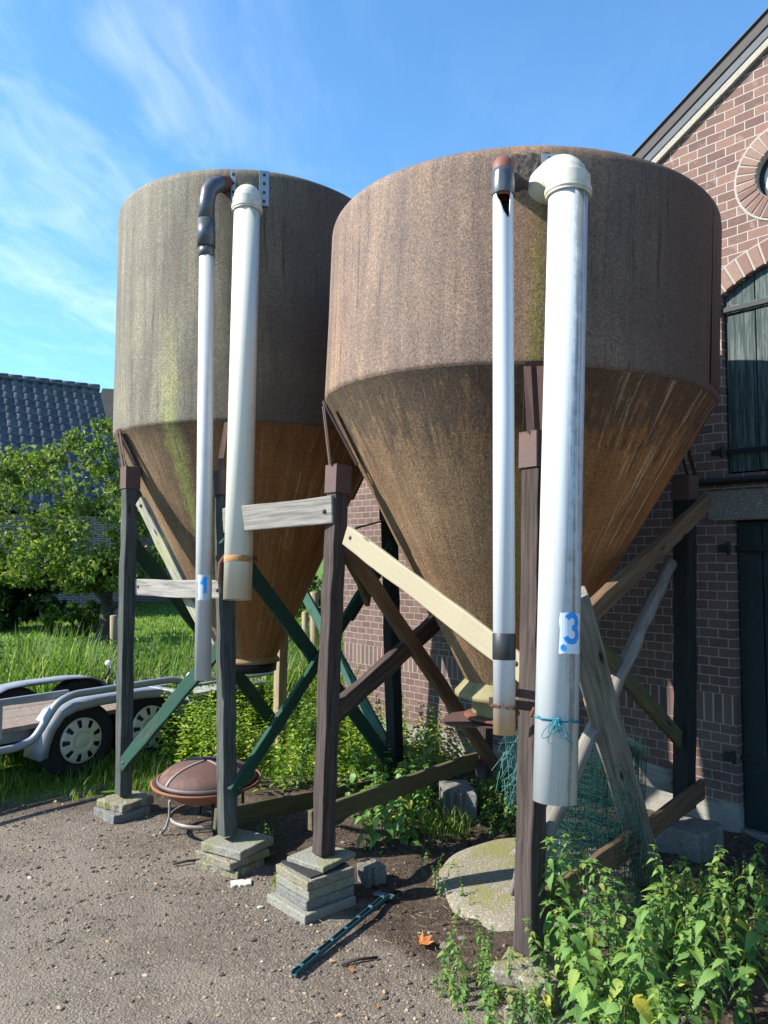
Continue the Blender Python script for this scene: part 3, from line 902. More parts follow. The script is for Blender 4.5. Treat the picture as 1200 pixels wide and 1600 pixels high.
# ------------------------------------------------------------------ pipes
def aim(M, p):
    q = M.inverted() @ p
    return math.atan2(q.y, q.x)
def pipe_on_surface(mb, r, a_mid, z0, pts, da=0.):
    pass
def elbow_pts(p_top, inward, down, bend=.1, n=9, tail=.12, drop=.02):
    """from a point behind (inside the silo) bending through 90 degrees into the direction `down`"""
    out = []
    c_ = p_top + inward * bend
    for i in range(n + 1):
        a = R(90) * i / n
        out.append(c_ - inward * bend * math.sin(a) + (-down) * 0 + (-down) * (bend * math.cos(a)) )
    # starts above c_, ends at p_top
    start = out[0] + inward * tail
    return [start] + out + [p_top + down * drop]
def digit_strokes(which):
    if which == '1':
        return [[(-.3, .55), (.02, .92)], [(.06, 1.0), (.06, 0.)]]
    a = [(.0 + .36 * math.cos(t), .74 + .25 * math.sin(t)) for t in np.linspace(R(155), R(-88), 15)]
    b_ = [(.0 + .42 * math.cos(t), .27 + .27 * math.sin(t)) for t in np.linspace(R(82), R(-160), 16)]
    return [a, b_]
def sticker(parent, M, r, a_mid, z_mid, wdt, hgt, which, paper, zigzag=.004, dz=0., dsc=.68):
    """paper and digit share one mesh that follows the pipe's curve; local z points down the pipe"""
    mb = MB()
    def on(s_, t_, off):  # s to the right as seen, t upward
        a = a_mid + s_ / r
        return ((r + off) * math.cos(a), (r + off) * math.sin(a), z_mid - t_)
    n = 10
    vs = []
    for j in range(6):
        for i in range(n + 1):
            e = random.uniform(-zigzag, zigzag) if i in (0, n) or j in (0, 5) else 0
            vs.append(on((i / n - .5) * wdt + e, (j / 5 - .5) * hgt + e, .0012))
    mb.add(vs, [(j * (n + 1) + i, j * (n + 1) + i + 1, (j + 1) * (n + 1) + i + 1, (j + 1) * (n + 1) + i) for j in range(5) for i in range(n)], 0)
    H_ = hgt * dsc; th = H_ * .1
    for st_ in digit_strokes(which):
        q = [Vector((p_[0] * H_ * .62, (p_[1] - .5) * H_ + dz)) for p_ in st_]
        dense = []
        for a, b_ in zip(q[:-1], q[1:]):
            for k in range(4): dense.append(a.lerp(b_, k / 4))
        dense.append(q[-1])
        vs = []
        for i, v in enumerate(dense):
            t = (dense[min(i + 1, len(dense) - 1)] - dense[max(i - 1, 0)]).normalized()
            nrm = Vector((-t.y, t.x))
            for sg in (-1, -.33, .33, 1): vs.append(on(*(v + nrm * th * sg), .0024))
        mb.add(vs, [(i * 4 + k, i * 4 + k + 1, i * 4 + 5 + k, i * 4 + 4 + k) for i in range(len(dense) - 1) for k in range(3)], 1)
    if which == '3':
        q = []
        for k in range(9): q.append(Vector((-wdt * .33 + .011 * math.cos(k * .698) , -hgt * .36 + .012 * math.sin(k * .698))))
        vs = [on(*v, .0024) for v in q]
        mb.add(vs, [tuple(range(9))], 1)
    return build('number_sticker', mb, [paper, BLUE], parent, M, fixn=False)
def pframe(p0, p1):
    # local z runs down the pipe
    return frame(p0, p1, (1, 0, 0))
cam_p = Vector((0, 0, H))

def big_pipe(root, top, bot, r, m, elb, sil_c, elbow_mat, turn=0.):
    M = pframe(top, bot); L = (bot - top).length
    prof = [(r * .9, .0), (r, .0), (r, L * .5), (r, L), (r * .93, L), (r * .93, L - .25), (0.001, L - .25)]
    body = build('fill_pipe', MB().lathe(prof, 48), m, root, M)
    down = (bot - top).normalized()
    inw = Vector((sil_c[0] + turn - top.x, sil_c[1] - top.y, 0)).normalized()
    pts = elbow_pts(top + down * .02, inw, down, r * 1.25, 10, .3, 0)
    rr = [r * 1.08] * len(pts)
    eb = MB(); eb.tube(pts, rr, 40)
    e = build('elbow', eb, elbow_mat, body)
    build('socket_ring', MB().lathe([(r * 1.07, -.03), (r * 1.12, -.026), (r * 1.12, .02), (r * 1.2, .024), (r * 1.2, .044), (r * 1.13, .05), (r * 1.13, .056), (r * .98, .056)], 48, sharp=True), elbow_mat, e, M)
    return body, M, L
WPIPE2 = pipe_mat('white_pvc_pipe', (.5, .525, .54), (.2, .195, .165), dirt_amt=.8, dirt_ang=0.)
CREAMPLASTIC = plain('cream_grey_plastic', (.6, .57, .47), .45, 0, .22, 12., .1, stain=(.28, .25, .19), stain_amt=.6, stain_scale=11.)
top2, bot2 = P(888, 290, 2.95), P(867, 1252, 2.74)
fp2, MF2, LF2 = big_pipe(silo2, top2, bot2, .0765, WPIPE2, None, C2, CREAMPLASTIC, -.36)
# dirt streaks sit right of the side facing the camera
ac = aim(MF2, cam_p)
right_pt = MF2 @ Vector((0, 0, LF2 * .6)) + Vector((.4, -.35, 0))
ar_ = aim(MF2, right_pt)
def set_angle(m, old, new): pass
for nd in WPIPE2.node_tree.nodes:
    if nd.type == 'MATH' and nd.operation == 'SUBTRACT' and nd.inputs[0].is_linked and nd.inputs[0].links[0].from_node.type == 'MATH' and nd.inputs[0].links[0].from_node.operation == 'ARCTAN2':
        nd.inputs[1].default_value = ar_
sgn_a = 1 if math.sin(ar_ - ac) > 0 else -1
def along(M, L, py, p_top, p_bot, px):
    best, bt = 1e9, 0
    for i in range(400):
        q = p_top.lerp(p_bot, i / 399)
        dd = q - cam_p
        # invert the projection
        yy = dd.y * math.cos(PITCH) + dd.z * math.sin(PITCH); zz_ = -dd.y * math.sin(PITCH) + dd.z * math.cos(PITCH)
        e = abs(800 - 1200 * zz_ / yy - py)
        if e < best: best, bt = e, i / 399
    return bt * L
z3 = along(MF2, LF2, 989, top2, bot2, 870)
class Flip: pass
def sticker_lr(parent, M, r, ang, zm, wd, hg, which, paper, sgn, **kw):
    # mirror the curve direction so that the digit reads left to right
    if sgn < 0:
        # pre-rotate: use negative arc by mirroring s
        o = sticker(parent, M, r, ang, zm, wd, hg, which, paper, **kw)
        for v in o.data.vertices:
            a = math.atan2(v.co.y, v.co.x); rr = math.hypot(v.co.x, v.co.y)
            a2 = 2 * ang - a
            v.co.x, v.co.y = rr * math.cos(a2), rr * math.sin(a2)
        return o
    return sticker(parent, M, r, ang, zm, wd, hg, which, paper, **kw)
sticker_lr(fp2, MF2, .0765, ac + sgn_a * .62, z3, .09, .142, '3', STICK, sgn_a, zigzag=.003, dz=.018, dsc=.66)
# twine tied round the pipe with a bow, rusty lug either side
zt = along(MF2, LF2, 1122, top2, bot2, 868)
mb = MB()
for k in range(2):
    mb.tube([(.0785 * math.cos(a), .0785 * math.sin(a), zt + .006 * math.sin(a + k * 2) + k * .006) for a in np.linspace(0, 6.28, 41)[:-1]], .0022, 6, closed=True)
def onp(s_, t_, off):
    a = ac + sgn_a * s_ / .08
    return ((.08 + off) * math.cos(a), (.08 + off) * math.sin(a), zt + t_)
for (cx_, cz_, wx_, wz_, ph) in ((-.035, .032, .03, .034, .5), (-.028, .022, .026, .024, .3), (.035, .05, .016, .04, -.5), (.028, .03, .03, .03, -.3)):
    pts = []
    for a in np.linspace(0, 2 * math.pi, 28):
        lx = wx_ * math.sin(a) * (1 if cx_ > 0 else -1) * .6; lz = wz_ * (1 - math.cos(a)) 
        sx = (1 if cx_ > 0 else -1) * (wz_ * (1 - math.cos(a))) * abs(math.sin(ph)) * 1.2
        pts.append(onp(sx + lx * .8, lz * .95, .004 + .012 * (1 - math.cos(a)) * .5))
    mb.tube(pts, .0018, 6)
for k in range(5):
    mb.tube([onp(.0, .0, .006), onp(random.uniform(-.01, .02), .02, .012), onp(random.uniform(-.01, .03), random.uniform(.03, .05), .01)], .0016, 5)
mb.tube([onp(-.075, -.008, .003), onp(-.06, .002, .006), onp(-.03, .0, .005), onp(0, .0, .006), onp(.03, .002, .005), onp(.06, -.004, .004)], .002, 6)
mb.box(onp(0, 0, .006), (.012, .012, .012), jit=.003)
build('twine_bow', mb, TWINE, fp2, MF2)
# clamp bar from thin pipe past leg to fat pipe
def vent_pipe(root, top, bot, r, m):
    M = pframe(top, bot); L = (bot - top).length
    return M, L
WTHIN2 = pipe_mat('white_thin_pipe', (.64, .67, .7), (.3, .29, .25), rust_z=None, dirt_amt=.25)
t2a, t2b = P(786, 304, 2.97), P(788, 1147, 2.82)
MT2 = pframe(t2a, t2b); LT2 = (t2b - t2a).length
WTHIN2 = pipe_mat('white_thin_pipe_rust', (.5, .53, .56), (.33, .22, .1), rust_z=(LT2 - .0, LT2 - .2, .85, (.45, .25, .085)), dirt_amt=.3)
# top rim torn open on the right front
act = aim(MT2, cam_p)
sg2 = 1 if math.sin(aim(MT2, MT2 @ Vector((0, 0, .5)) + Vector((.4, -.2, 0))) - act) > 0 else -1
mb = MB()
seg = 48; r_ = .0405
def rim(a):
    da = (a - act + math.pi) % (2 * math.pi) - math.pi
    s_ = da * sg2
    # tear: ragged slot
    key = [(-.72, 0.), (-.66, .02), (-.45, .036), (-.2, .052), (-.05, .08), (.2, .098), (.5, .118), (.66, .11), (.75, .06), (.7, .03), (.8, .0)]
    if s_ <= key[0][0] or s_ >= key[-1][0]: return 0.
    for (a0, v0), (a1, v1_) in zip(key[:-1], key[1:]):
        if a0 <= s_ <= a1: return v0 + (v1_ - v0) * (s_ - a0) / (a1 - a0)
    return 0.
rows = [0., .02, .04, .06, .08, .1, .13, .3, .6, .9, LT2]
vs = []
for inner in (0, 1):
    rr = r_ if not inner else r_ * .9
    for j, t in enumerate(rows):
        for k in range(seg):
            a = 2 * math.pi * k / seg
            z0 = rim(a)
            vs.append((rr * math.cos(a), rr * math.sin(a), max(z0, t)))
nr = len(rows)
fs = []
for inner in (0, 1):
    for j in range(nr - 1):
        for k in range(seg):
            k2 = (k + 1) % seg; o_ = inner * nr * seg
            q = (o_ + j * seg + k, o_ + j * seg + k2, o_ + (j + 1) * seg + k2, o_ + (j + 1) * seg + k)
            fs.append(q if not inner else tuple(reversed(q)))
for k in range(seg):
    k2 = (k + 1) % seg
    fs.append((k, nr * seg + k, nr * seg + k2, k2))
    e = (nr - 1) * seg
    fs.append((e + k, e + k2, nr * seg + e + k2, nr * seg + e + k))
n_out = (nr - 1) * seg
mb.add(vs, fs[:n_out], 0, True)
mb.f += fs[n_out:2 * n_out]; mb.mi += [1] * n_out; mb.sm += [True] * n_out
mb.f += fs[2 * n_out:]; mb.mi += [0] * (len(fs) - 2 * n_out); mb.sm += [False] * (len(fs) - 2 * n_out)
vp2 = build('vent_pipe', mb, [WTHIN2, plain('dark_pipe_inside', (.05, .04, .035), .9, 0, .4, 30., .1)], silo2, MT2, fixn=False)  # inner wall coloured dark to stand for shade inside the torn pipe
build('pipe_stub', MB().lathe([(.0345, -.1), (.0345, .012), (.03, .014), (.03, -.1)], 32), REDPIPE, vp2, MT2)
build('pipe_inside', MB().lathe([(.001, .2), (.034, .2), (.0345, .19)], 24), DARKV, vp2, MT2)
zt2 = -.10
def rough(a, z_): return .03 * math.sin(5 * a + z_ * 60) * math.sin(z_ * 90) + .012 * math.sin(13 * a)
build('tape_wrap', MB().lathe([(.037, -.1), (.043, -.098), (.0435, -.08), (.045, -.06), (.046, -.03), (.046, -.002), (.044, .006)], 40, wob=rough), TAPE, vp2, MT2)
inw = Vector((C2[0] - t2a.x, C2[1] - t2a.y, 0)).normalized(); dn = (t2b - t2a).normalized()
build('elbow', MB().tube(elbow_pts(t2a - dn * .085, inw, dn, .055, 8, .2, .0), .0425, 28), REDPIPE, vp2)
zb2 = along(MT2, LT2, 1011, t2a, t2b, 787)
build('tape_band', MB().lathe([(.0408, zb2 - .048), (.0425, zb2 - .046), (.0425, zb2 + .046), (.0408, zb2 + .048)], 40, wob=lambda a, z_: .008 * math.sin(3 * a + z_ * 40)), BLACKTAPE, vp2, MT2)
zc2 = along(MT2, LT2, 1103, t2a, t2b, 787)
ch = MB()
for k in range(22):
    a = 2 * math.pi * k / 22
    u_ = Vector((math.cos(a), math.sin(a), 0)); t_ = Vector((-math.sin(a), math.cos(a), 0))
    c_ = u_ * .0445 + Vector((0, 0, zc2 + .003 * math.sin(2 * a)))
    nrm = Vector((0, 0, 1)) if k % 2 else u_
    ch.tube([c_ + t_ * .0085 * math.cos(b_) + nrm * .005 * math.sin(b_) for b_ in np.linspace(0, 6.28, 11)[:-1]], .0019, 5, closed=True)
build('chain', ch, RUST, vp2, MT2)

# clamp iron: flat bar across leg, holding both pipes
def bar(name, p0, p1, wz, wy, m, parent, **kw):
    return beam(name, p0, p1, wz, wy, m, parent, jit=.0005, bev=.001, **kw)
bar('pipe_bracket', P(764, 1096, 2.90), P(902, 1112, 2.83), .034, .006, RUSTP, silo2)
bar('pipe_bracket', P(806, 1082, 2.875), P(842, 1088, 2.845), .03, .012, RUSTP, silo2)
for (px, py, yy) in ((833, 1113, 2.80), (900, 1123, 2.76), (806, 1117, 2.84)):
    build('bracket_lug', MB().box(P(px, py, yy), (.016, .03, .034), Matrix.Rotation(.5, 3, 'Y'), jit=.004), RUST, silo2, None, .002)

# far silo's pipes
CPIPE1 = pipe_mat('cream_pvc_pipe', (.6, .585, .5), (.4, .25, .12), dirt_amt=.35)
t1a, t1b = P(386, 320, 4.52), P(371, 937, 4.22)
fp1L = (t1b - t1a).length
CPIPE1 = pipe_mat('cream_pvc_pipe_rust', (.6, .585, .5), (.42, .27, .15), rust_z=(fp1L - .05, fp1L - .24, .55, (.45, .32, .19)), dirt_amt=.45)
fp1, MF1, LF1 = big_pipe(silo1, t1a, t1b, .0775, CPIPE1, None, C1, CREAMPLASTIC)
zc1 = along(MF1, LF1, 874, t1a, t1b, 372)
build('rusty_band', MB().lathe([(.0778, zc1 - .018), (.0795, zc1 - .016), (.0795, zc1 + .016), (.0778, zc1 + .018)], 40), plain('orange_rust_stain', (.42, .2, .075), .8, 0, .35, 40., .2, stain=(.6, .5, .38), stain_amt=.6, stain_scale=22.), fp1, MF1)
bar('pipe_bracket', P(337, 872, 4.31), P(402, 873, 4.31), .03, .008, RUSTP, silo1)
build('rusty_hook', MB().tube([P(352, 868, 4.27), P(344, 880, 4.25), P(343, 900, 4.25), P(349, 918, 4.26)], .012, 8), RUST, silo1)
v1a, v1b = P(323, 402, 4.50), P(317, 1063, 4.22)
MV1 = pframe(v1a, v1b); LV1 = (v1b - v1a).length
vp1 = build('vent_pipe', MB().lathe([(.04, -.02), (.0445, -.02), (.0445, LV1 * .5), (.0445, LV1), (.041, LV1), (.041, LV1 - .2), (.001, LV1 - .2)], 40), ALU, silo1, MV1)
dn = (v1b - v1a).normalized()
e0 = P(323, 345, 4.5); 
ex = surf(C1, R1, 352, 290, 0.)[0]
ep = [v1a + dn * .03, P(323, 372, 4.5), P(323, 345, 4.5)]
build('coupling', MB().tube([v1a + dn * .0, P(322.6, 385, 4.5)], .047, 32), TAPE, vp1)
build('coupling', MB().tube([P(322.6, 386, 4.5), P(322.2, 344, 4.5)], .0535, 32), TAPE, vp1)
ctl = [P(322.2, 348, 4.5), P(323, 318, 4.5), P(326, 300, 4.51), P(333, 291, 4.53), P(342, 287.5, 4.57), P(352, 287, 4.64), P(358, 288, 4.85)]
build('elbow', MB().tube(ctl[:6], [.05, .047, .048, .048, .047, .046], 28), TAPE, vp1)
build('outlet_stub', MB().tube(ctl[4:], [.049, .05, .05], 28), RUST, vp1)
ac1 = aim(MV1, cam_p)
sg1 = 1 if math.sin(aim(MV1, MV1 @ Vector((0, 0, .5)) + Vector((.4, 0, 0))) - ac1) > 0 else -1
sticker_lr(vp1, MV1, .0445, ac1 + sg1 * .1, along(MV1, LV1, 919, v1a, v1b, 318), .078, .14, '1', STICKG, sg1, zigzag=.003, dz=.012, dsc=.64)

# ------------------------------------------------------------------ legs and braces
def leg(root, top, bot, m, cap=True, w_=.083, cone_c=None, zk=None, rad=None):
    lg = beam('leg', bot, top, w_, w_, m, root, up=-WN)
    if cap:
        d_ = (bot - top).normalized()
        Mf = frame(top + d_ * .11, top - d_ * .03, -WN)
        mb = MB()
        t = w_ / 2 + .006
        for (sx, sy, wx_, wy_) in ((t, 0, .005, 2 * t), (-t, 0, .005, 2 * t), (0, t, 2 * t - .006, .005), (0, -t, 2 * t - .006, .005)):
            mb.box((sx, sy, .07), (wx_, wy_, .14))
        mb.box((0, 0, .1425), (2 * t + .004, 2 * t + .004, .004))
        cp = build('steel_cap', mb, RUSTP, lg, Mf, .001)
        # upright angle iron reaching the kink and strap following the cone
        rad_v = Vector((top.x - cone_c[0], top.y - cone_c[1], 0)).normalized()
        kp = Vector((cone_c[0], cone_c[1], zk)) + rad_v * (rad + .012)
        base = top - d_ * .03
        tang = Vector((-rad_v.y, rad_v.x, 0))
        mb = MB()
        for sg in (-1, 1):
            a = base + tang * sg * (w_ / 2) + rad_v * (w_ / 2); b_ = kp + tang * sg * (w_ / 2) + Vector((0, 0, -.02))
            q = [a, a + rad_v * -.004 - tang * sg * .03, b_ - tang * sg * .03, b_]
            off = rad_v * .004
            mb.add([v for v in q] + [v + off for v in q], [(0, 1, 2, 3), (7, 6, 5, 4), (0, 4, 5, 1), (1, 5, 6, 2), (2, 6, 7, 3), (3, 7, 4, 0)])
        # strap hugging the cone back down to the cap's rear edge
        cs = (rad - .205) / (zk - 1.)
        kb = Vector((cone_c[0], cone_c[1], 0))
        z_b = base.z + .01
        pb_ = kb + rad_v * (rad - cs * (zk - z_b) + .016) + Vector((0, 0, z_b))
        q = [kp + tang * .035, kp - tang * .035, pb_ - tang * .035, pb_ + tang * .035]
        off = rad_v * .006
        mb.add([v for v in q] + [v + off for v in q], [(0, 1, 2, 3), (7, 6, 5, 4), (0, 4, 5, 1), (1, 5, 6, 2), (2, 6, 7, 3), (3, 7, 4, 0)])
        build('bracket', mb, RUSTP, lg)
    return lg
kw2 = dict(cone_c=C2, zk=ZK2, rad=R2); kw1 = dict(cone_c=C1, zk=ZK1, rad=R1)
A_t, A_b = P(838, 690, 3.03), P(825, 1487, 2.92)
B_t, B_b = P(529, 738, 3.92), P(505, 1334, 3.84)
C_t, C_b = P(1070, 752, 4.42), P(1069, 1262, 4.46)
D_t, D_b = Vector((.70, 5.06, 2.06)), P(756, 1214, 5.2)
leg(silo2, A_t, A_b, W_BROWN, **kw2); leg(silo2, B_t, B_b, W_BROWN, **kw2)
leg(silo2, C_t, C_b, W_BLACK, w_=.095, **kw2); leg(silo2, D_t, D_b, W_BROWN, **kw2)
E1_t, E1_b = P(204, 738, 5.07), P(193, 1240, 5.1)
E2_t, E2_b = P(351, 745, 4.40), P(355, 1304, 4.26)
F_t, F_b = P(445, 800, 6.45), P(436, 1165, 6.6)
G_t, G_b = P(608, 790, 5.86), P(618, 1190, 5.86)
leg(silo1, E1_t, E1_b, W_GREY, **kw1); leg(silo1, E2_t, E2_b, W_GREY, **kw1)
leg(silo1, F_t, F_b, W_POST, cap=False); leg(silo1, G_t, G_b, W_BLACK, w_=.095, **kw1)
def brace(root, a, b_, wz, wt, m, **kw):
    p0, p1 = P(*a), P(*b_)
    o = beam('brace', p0, p1, wz, wt, m, root, **kw)
    Mb = WORLD[o.name]; Lb = (p1 - p0).length
    toward = 1 if (Mb.to_3x3() @ Vector((0, 1, 0))).dot(cam_p - p0) > 0 else -1
    for zz_ in (.05, Lb - .05):
        yb = toward * wt / 2
        build('bolt', MB().lathe([(0, .009), (.007, .008), (.011, .004), (.012, -.004)], 10), RUSTP, o,
              Mb @ Matrix.Translation((random.uniform(-.01, .01), yb, zz_)) @ Matrix.Rotation(R(-90 * toward), 4, 'X'))
    return o
# near silo
brace(silo2, (541, 836, 3.85), (822, 1050, 2.99), .105, .022, W_CREAM)
brace(silo2, (539, 850, 3.92), (772, 1195, 5.2), .085, .045, W_TAN)
brace(silo2, (520, 1117, 3.9), (752, 908, 5.1), .1, .05, W_BROWN)
brace(silo2, (541, 862, 3.97), (577, 938, 4.35), .09, .03, W_MOSS, chip=.03)
brace(silo2, (832, 1040, 3.0), (1106, 782, 4.34), .085, .05, W_TAN, chip=.01)
brace(silo2, (838, 902, 3.06), (1062, 1156, 4.4), .09, .03, W_MOSS)
brace(silo2, (832, 1428, 2.93), (1098, 1232, 4.5), .11, .032, W_TAN)
brace(silo2, (484, 1282, 3.93), (745, 1187, 5.15), .1, .03, W_MOSS)
brace(silo2, (925, 1182, 4.62), (1064, 1226, 4.5), .13, .022, W_OLD)
brace(silo2, (820, 822, 3.06), (852, 798, 3.25), .07, .02, W_CREAM)
# split pole between right rear leg and front leg
p0, p1 = P(848, 1312, 2.99), P(1048, 882, 4.36)
mb = MB()
nn_ = 16
pts = [p0.lerp(p1, i / nn_) + Vector((random.uniform(-.006, .006), 0, random.uniform(-.006, .006))) for i in range(nn_ + 1)]
mb.tube(pts, [.036 + random.uniform(-.004, .004) for _ in pts], 10)
M_ = frame(p0, p1, (0, 0, 1)); mb.xf(M_.inverted())
build('brace', mb, W_OLD, silo2, M_, label='grey split pole')
# far silo
brace(silo1, (213, 917, 5.06), (350, 921, 4.32), .105, .024, W_SILVER)
brace(silo1, (219, 782, 5.02), (338, 1018, 4.55), .075, .04, W_PALE)
brace(silo1, (190, 1196, 5.06), (352, 1001, 4.36), .085, .03, W_GREEN)
brace(silo1, (203, 846, 5.13), (440, 1145, 6.6), .11, .03, W_GREEN)
brace(silo1, (350, 838, 4.3), (617, 1203, 5.82), .1, .028, W_GREEN)
brace(silo1, (362, 1240, 4.24), (612, 852, 5.82), .085, .03, W_GREEN)
brace(silo1, (440, 862, 6.5), (617, 1188, 5.9), .085, .03, W_TEAL)
brace(silo1, (336, 1280, 4.3), (618, 1222, 5.84), .11, .03, W_MOSS)
brace(silo1, (350, 813, 4.31), (521, 796, 3.86), .14, .028, W_SILVER)
brace(silo1, (545, 965, 6.), (606, 866, 5.8), .09, .03, W_BLACK)
build('cable', MB().tube([P(528, 836, 3.9), P(560, 824, 4.3), P(606, 812, 5.7)], .006, 6), BLACKIRON, silo1)
# ------------------------------------------------------------------ concrete slabs under the legs
def slab(name, c, size, rz, m, label, cat='slab', group=None, bev=.006, rough=.006, chips=0, tilt=(0, 0)):
    """slab with broken edge: outline subdivided and jittered"""
    w_, d_, h_ = size
    out = []
    per = 7
    cs = [(-w_ / 2, -d_ / 2), (w_ / 2, -d_ / 2), (w_ / 2, d_ / 2), (-w_ / 2, d_ / 2)]
    for i in range(4):
        a, b_ = cs[i], cs[(i + 1) % 4]
        for k in range(per):
            t = k / per
            j = rough * (random.random() ** 2) * (2.5 if chips and random.random() < chips else 1)
            px, py = a[0] + (b_[0] - a[0]) * t, a[1] + (b_[1] - a[1]) * t
            l = math.hypot(px, py)
            out.append((px * (1 - j / l), py * (1 - j / l)))
    n = len(out)
    mb = MB()
    vs = [(x_, y_, -h_ / 2) for x_, y_ in out] + [(x_ + random.uniform(-rough, rough) * .4, y_ + random.uniform(-rough, rough) * .4, h_ / 2 + random.uniform(-.2, .2) * rough) for x_, y_ in out]
    vs += [(0, 0, h_ / 2), (0, 0, -h_ / 2)]
    fs = [(i, (i + 1) % n, n + (i + 1) % n, n + i) for i in range(n)]
    fs += [(n + i, n + (i + 1) % n, 2 * n) for i in range(n)] + [((i + 1) % n, i, 2 * n + 1) for i in range(n)]
    mb.add(vs, fs)
    M = Matrix.Translation(c) @ Matrix.Rotation(rz, 4, 'Z') @ Matrix.Rotation(tilt[0], 4, 'X') @ Matrix.Rotation(tilt[1], 4, 'Y')
    return build(name, mb, m, None, M, bev, label=label, cat=cat, group=group)
RZ = math.atan2(WR.y, WR.x)
GS = 'concrete slabs stacked under the silo legs'
bx, by = -.335, 3.805
slab('concrete_slab', (bx - .012, by - .012, .018), (.31, .31, .045), RZ + .02, CONC, 'wide bottom slab of the neat four slab stack under the middle leg', group=GS)
slab('concrete_slab', (bx, by, .064), (.272, .28, .044), RZ - .02, CONC3, 'second slab from the ground in the neat stack under the middle leg', group=GS)
slab('concrete_slab', (bx + .003, by + .002, .109), (.276, .275, .044), RZ + .01, CONC, 'third slab from the ground in the neat stack under the middle leg', group=GS)
slab('concrete_slab', (bx, by, .153), (.28, .278, .042), RZ - .015, CONC2, 'pebbly slab below the black ribbed mat in the neat stack', group=GS)
mb = MB(); mb.box((0, 0, 0), (.25, .23, .005))
for k in range(18): mb.box((0, -.108 + k * .0127, .004), (.248, .006, .004))
build('rubber_mat', mb, RUBBER, None, Matrix.Translation((bx, by + .01, .178)) @ Matrix.Rotation(RZ, 4, 'Z'), label='black ribbed rubber mat between the top slabs of the neat stack', cat='mat')
slab('concrete_slab', (bx + .03, by + .045, .197), (.235, .25, .026), RZ + .22, CONC, 'thin twisted top slab that the middle brown leg stands on', group=GS)
e2 = Vector((E2_b.x, E2_b.y, 0))
slab('concrete_slab', e2 + Vector((.03, -.02, .018)), (.3, .26, .045), RZ + .35, CONC2, 'chipped bottom slab of the leaning stack by the fire pit', group=GS, rough=.016, chips=.4)
slab('concrete_slab', e2 + Vector((.03, .0, .062)), (.32, .27, .042), RZ + .12, CONC2, 'broken middle slab of the leaning stack by the fire pit', group=GS, rough=.018, chips=.4, tilt=(.02, -.02))
slab('concrete_slab', e2 + Vector((.055, .005, .11)), (.29, .27, .046), RZ + .3, CONC, 'smooth mossy top slab of the leaning stack by the fire pit', group=GS, tilt=(.0, -.01))
e1 = Vector((E1_b.x, E1_b.y, 0))
slab('concrete_slab', e1 + Vector((.01, -.04, .02)), (.27, .27, .06), RZ + .1, CONC3, 'lower slab of the pair under the leftmost leg', group=GS, rough=.01)
slab('concrete_slab', e1 + Vector((.01, 0, .075)), (.28, .27, .055), RZ + .28, CONC2, 'rounded crumbly top slab of the pair under the leftmost leg', group=GS, rough=.022, chips=.5, bev=.012)
a0 = Vector((A_b.x, A_b.y, 0))
slab('concrete_slab', a0 + Vector((.06, -.02, .02)), (.27, .25, .07), RZ + .5, CONC2, 'buried lowest slab beneath the nearest leg among nettles', group=GS, rough=.02, chips=.5, bev=.01)
slab('concrete_slab', a0 + Vector((.05, .0, .085)), (.25, .24, .055), RZ + .7, CONC2, 'broken middle slab beneath the nearest leg among nettles', group=GS, rough=.022, chips=.5, bev=.01)
slab('concrete_slab', a0 + Vector((.01, .0, .14)), (.25, .22, .05), RZ + .3, CONC2, 'topmost chipped slab that the nearest leg stands on', group=GS, rough=.02, chips=.5, bev=.01)
slab('concrete_block', G(716, 1278) + Vector((.0, .1, .07)), (.22, .3, .2), RZ + .9, CONC3, 'rounded grey concrete block half buried in weeds under silo', 'block', rough=.03, chips=.4, bev=.03)
slab('concrete_block', (C_b.x + .02, C_b.y + .0, .05), (.3, .3, .2), RZ, CONC3, 'grey concrete footing under the leg beside the door', 'block', rough=.02, bev=.012)
slab('concrete_block', G(1112, 1285) + Vector((.03, .1, .05)), (.34, .2, .16), RZ + .1, CONC3, 'smeared grey concrete lump beside the dark door', 'block', rough=.03, bev=.02)
slab('flat_stone', G(377, 1383) + Vector((0, 0, .006)), (.11, .07, .02), .2, plain('pale_flat_stone', (.55, .5, .42), .9, 0, .3, 30., .4), 'pale flat stone chip at the tarmac edge between stacks', 'stone', rough=.007, chips=.3, bev=.004)
slab('rubble_stone', G(580, 1382) + Vector((.0, .03, .045)), (.11, .11, .09), .6, CONC3, 'dark rough stone in the shade right of neat slab stack', 'stone', rough=.014, chips=.3, bev=.014)
slab('rubble_stone', G(560, 1165) + Vector((.15, .5, .06)), (.34, .2, .16), .3, CONC2, 'pale broken stone lying in weeds below far silo', 'stone', rough=.05, chips=.6, bev=.02)

# concrete well cover with a broken slab on it
dc = Vector((.77, 3.97, .03))
mb = MB()
mb.lathe([(.0, .032), (.2, .031), (.4, .026), (.475, .018), (.5, .004), (.505, -.03), (.49, -.09), (0, -.1)], 72, wob=lambda a, z_: .012 * math.sin(3 * a) + .008 * math.sin(11 * a + z_ * 30))
Md = Matrix.Translation(dc) @ Matrix.Rotation(-.05, 4, 'Y') @ Matrix.Rotation(.07, 4, 'X')
build('well_cover', mb, CONC2, None, Md, label='round mossy pebbled concrete well cover beside nearest leg', cat='well cover')
slab('broken_slab', dc + Vector((.09, .17, .052)), (.3, .27, .045), .5, CONC2, 'broken concrete slab lying on the round well cover', rough=.03, chips=.5, tilt=(.02, -.1))

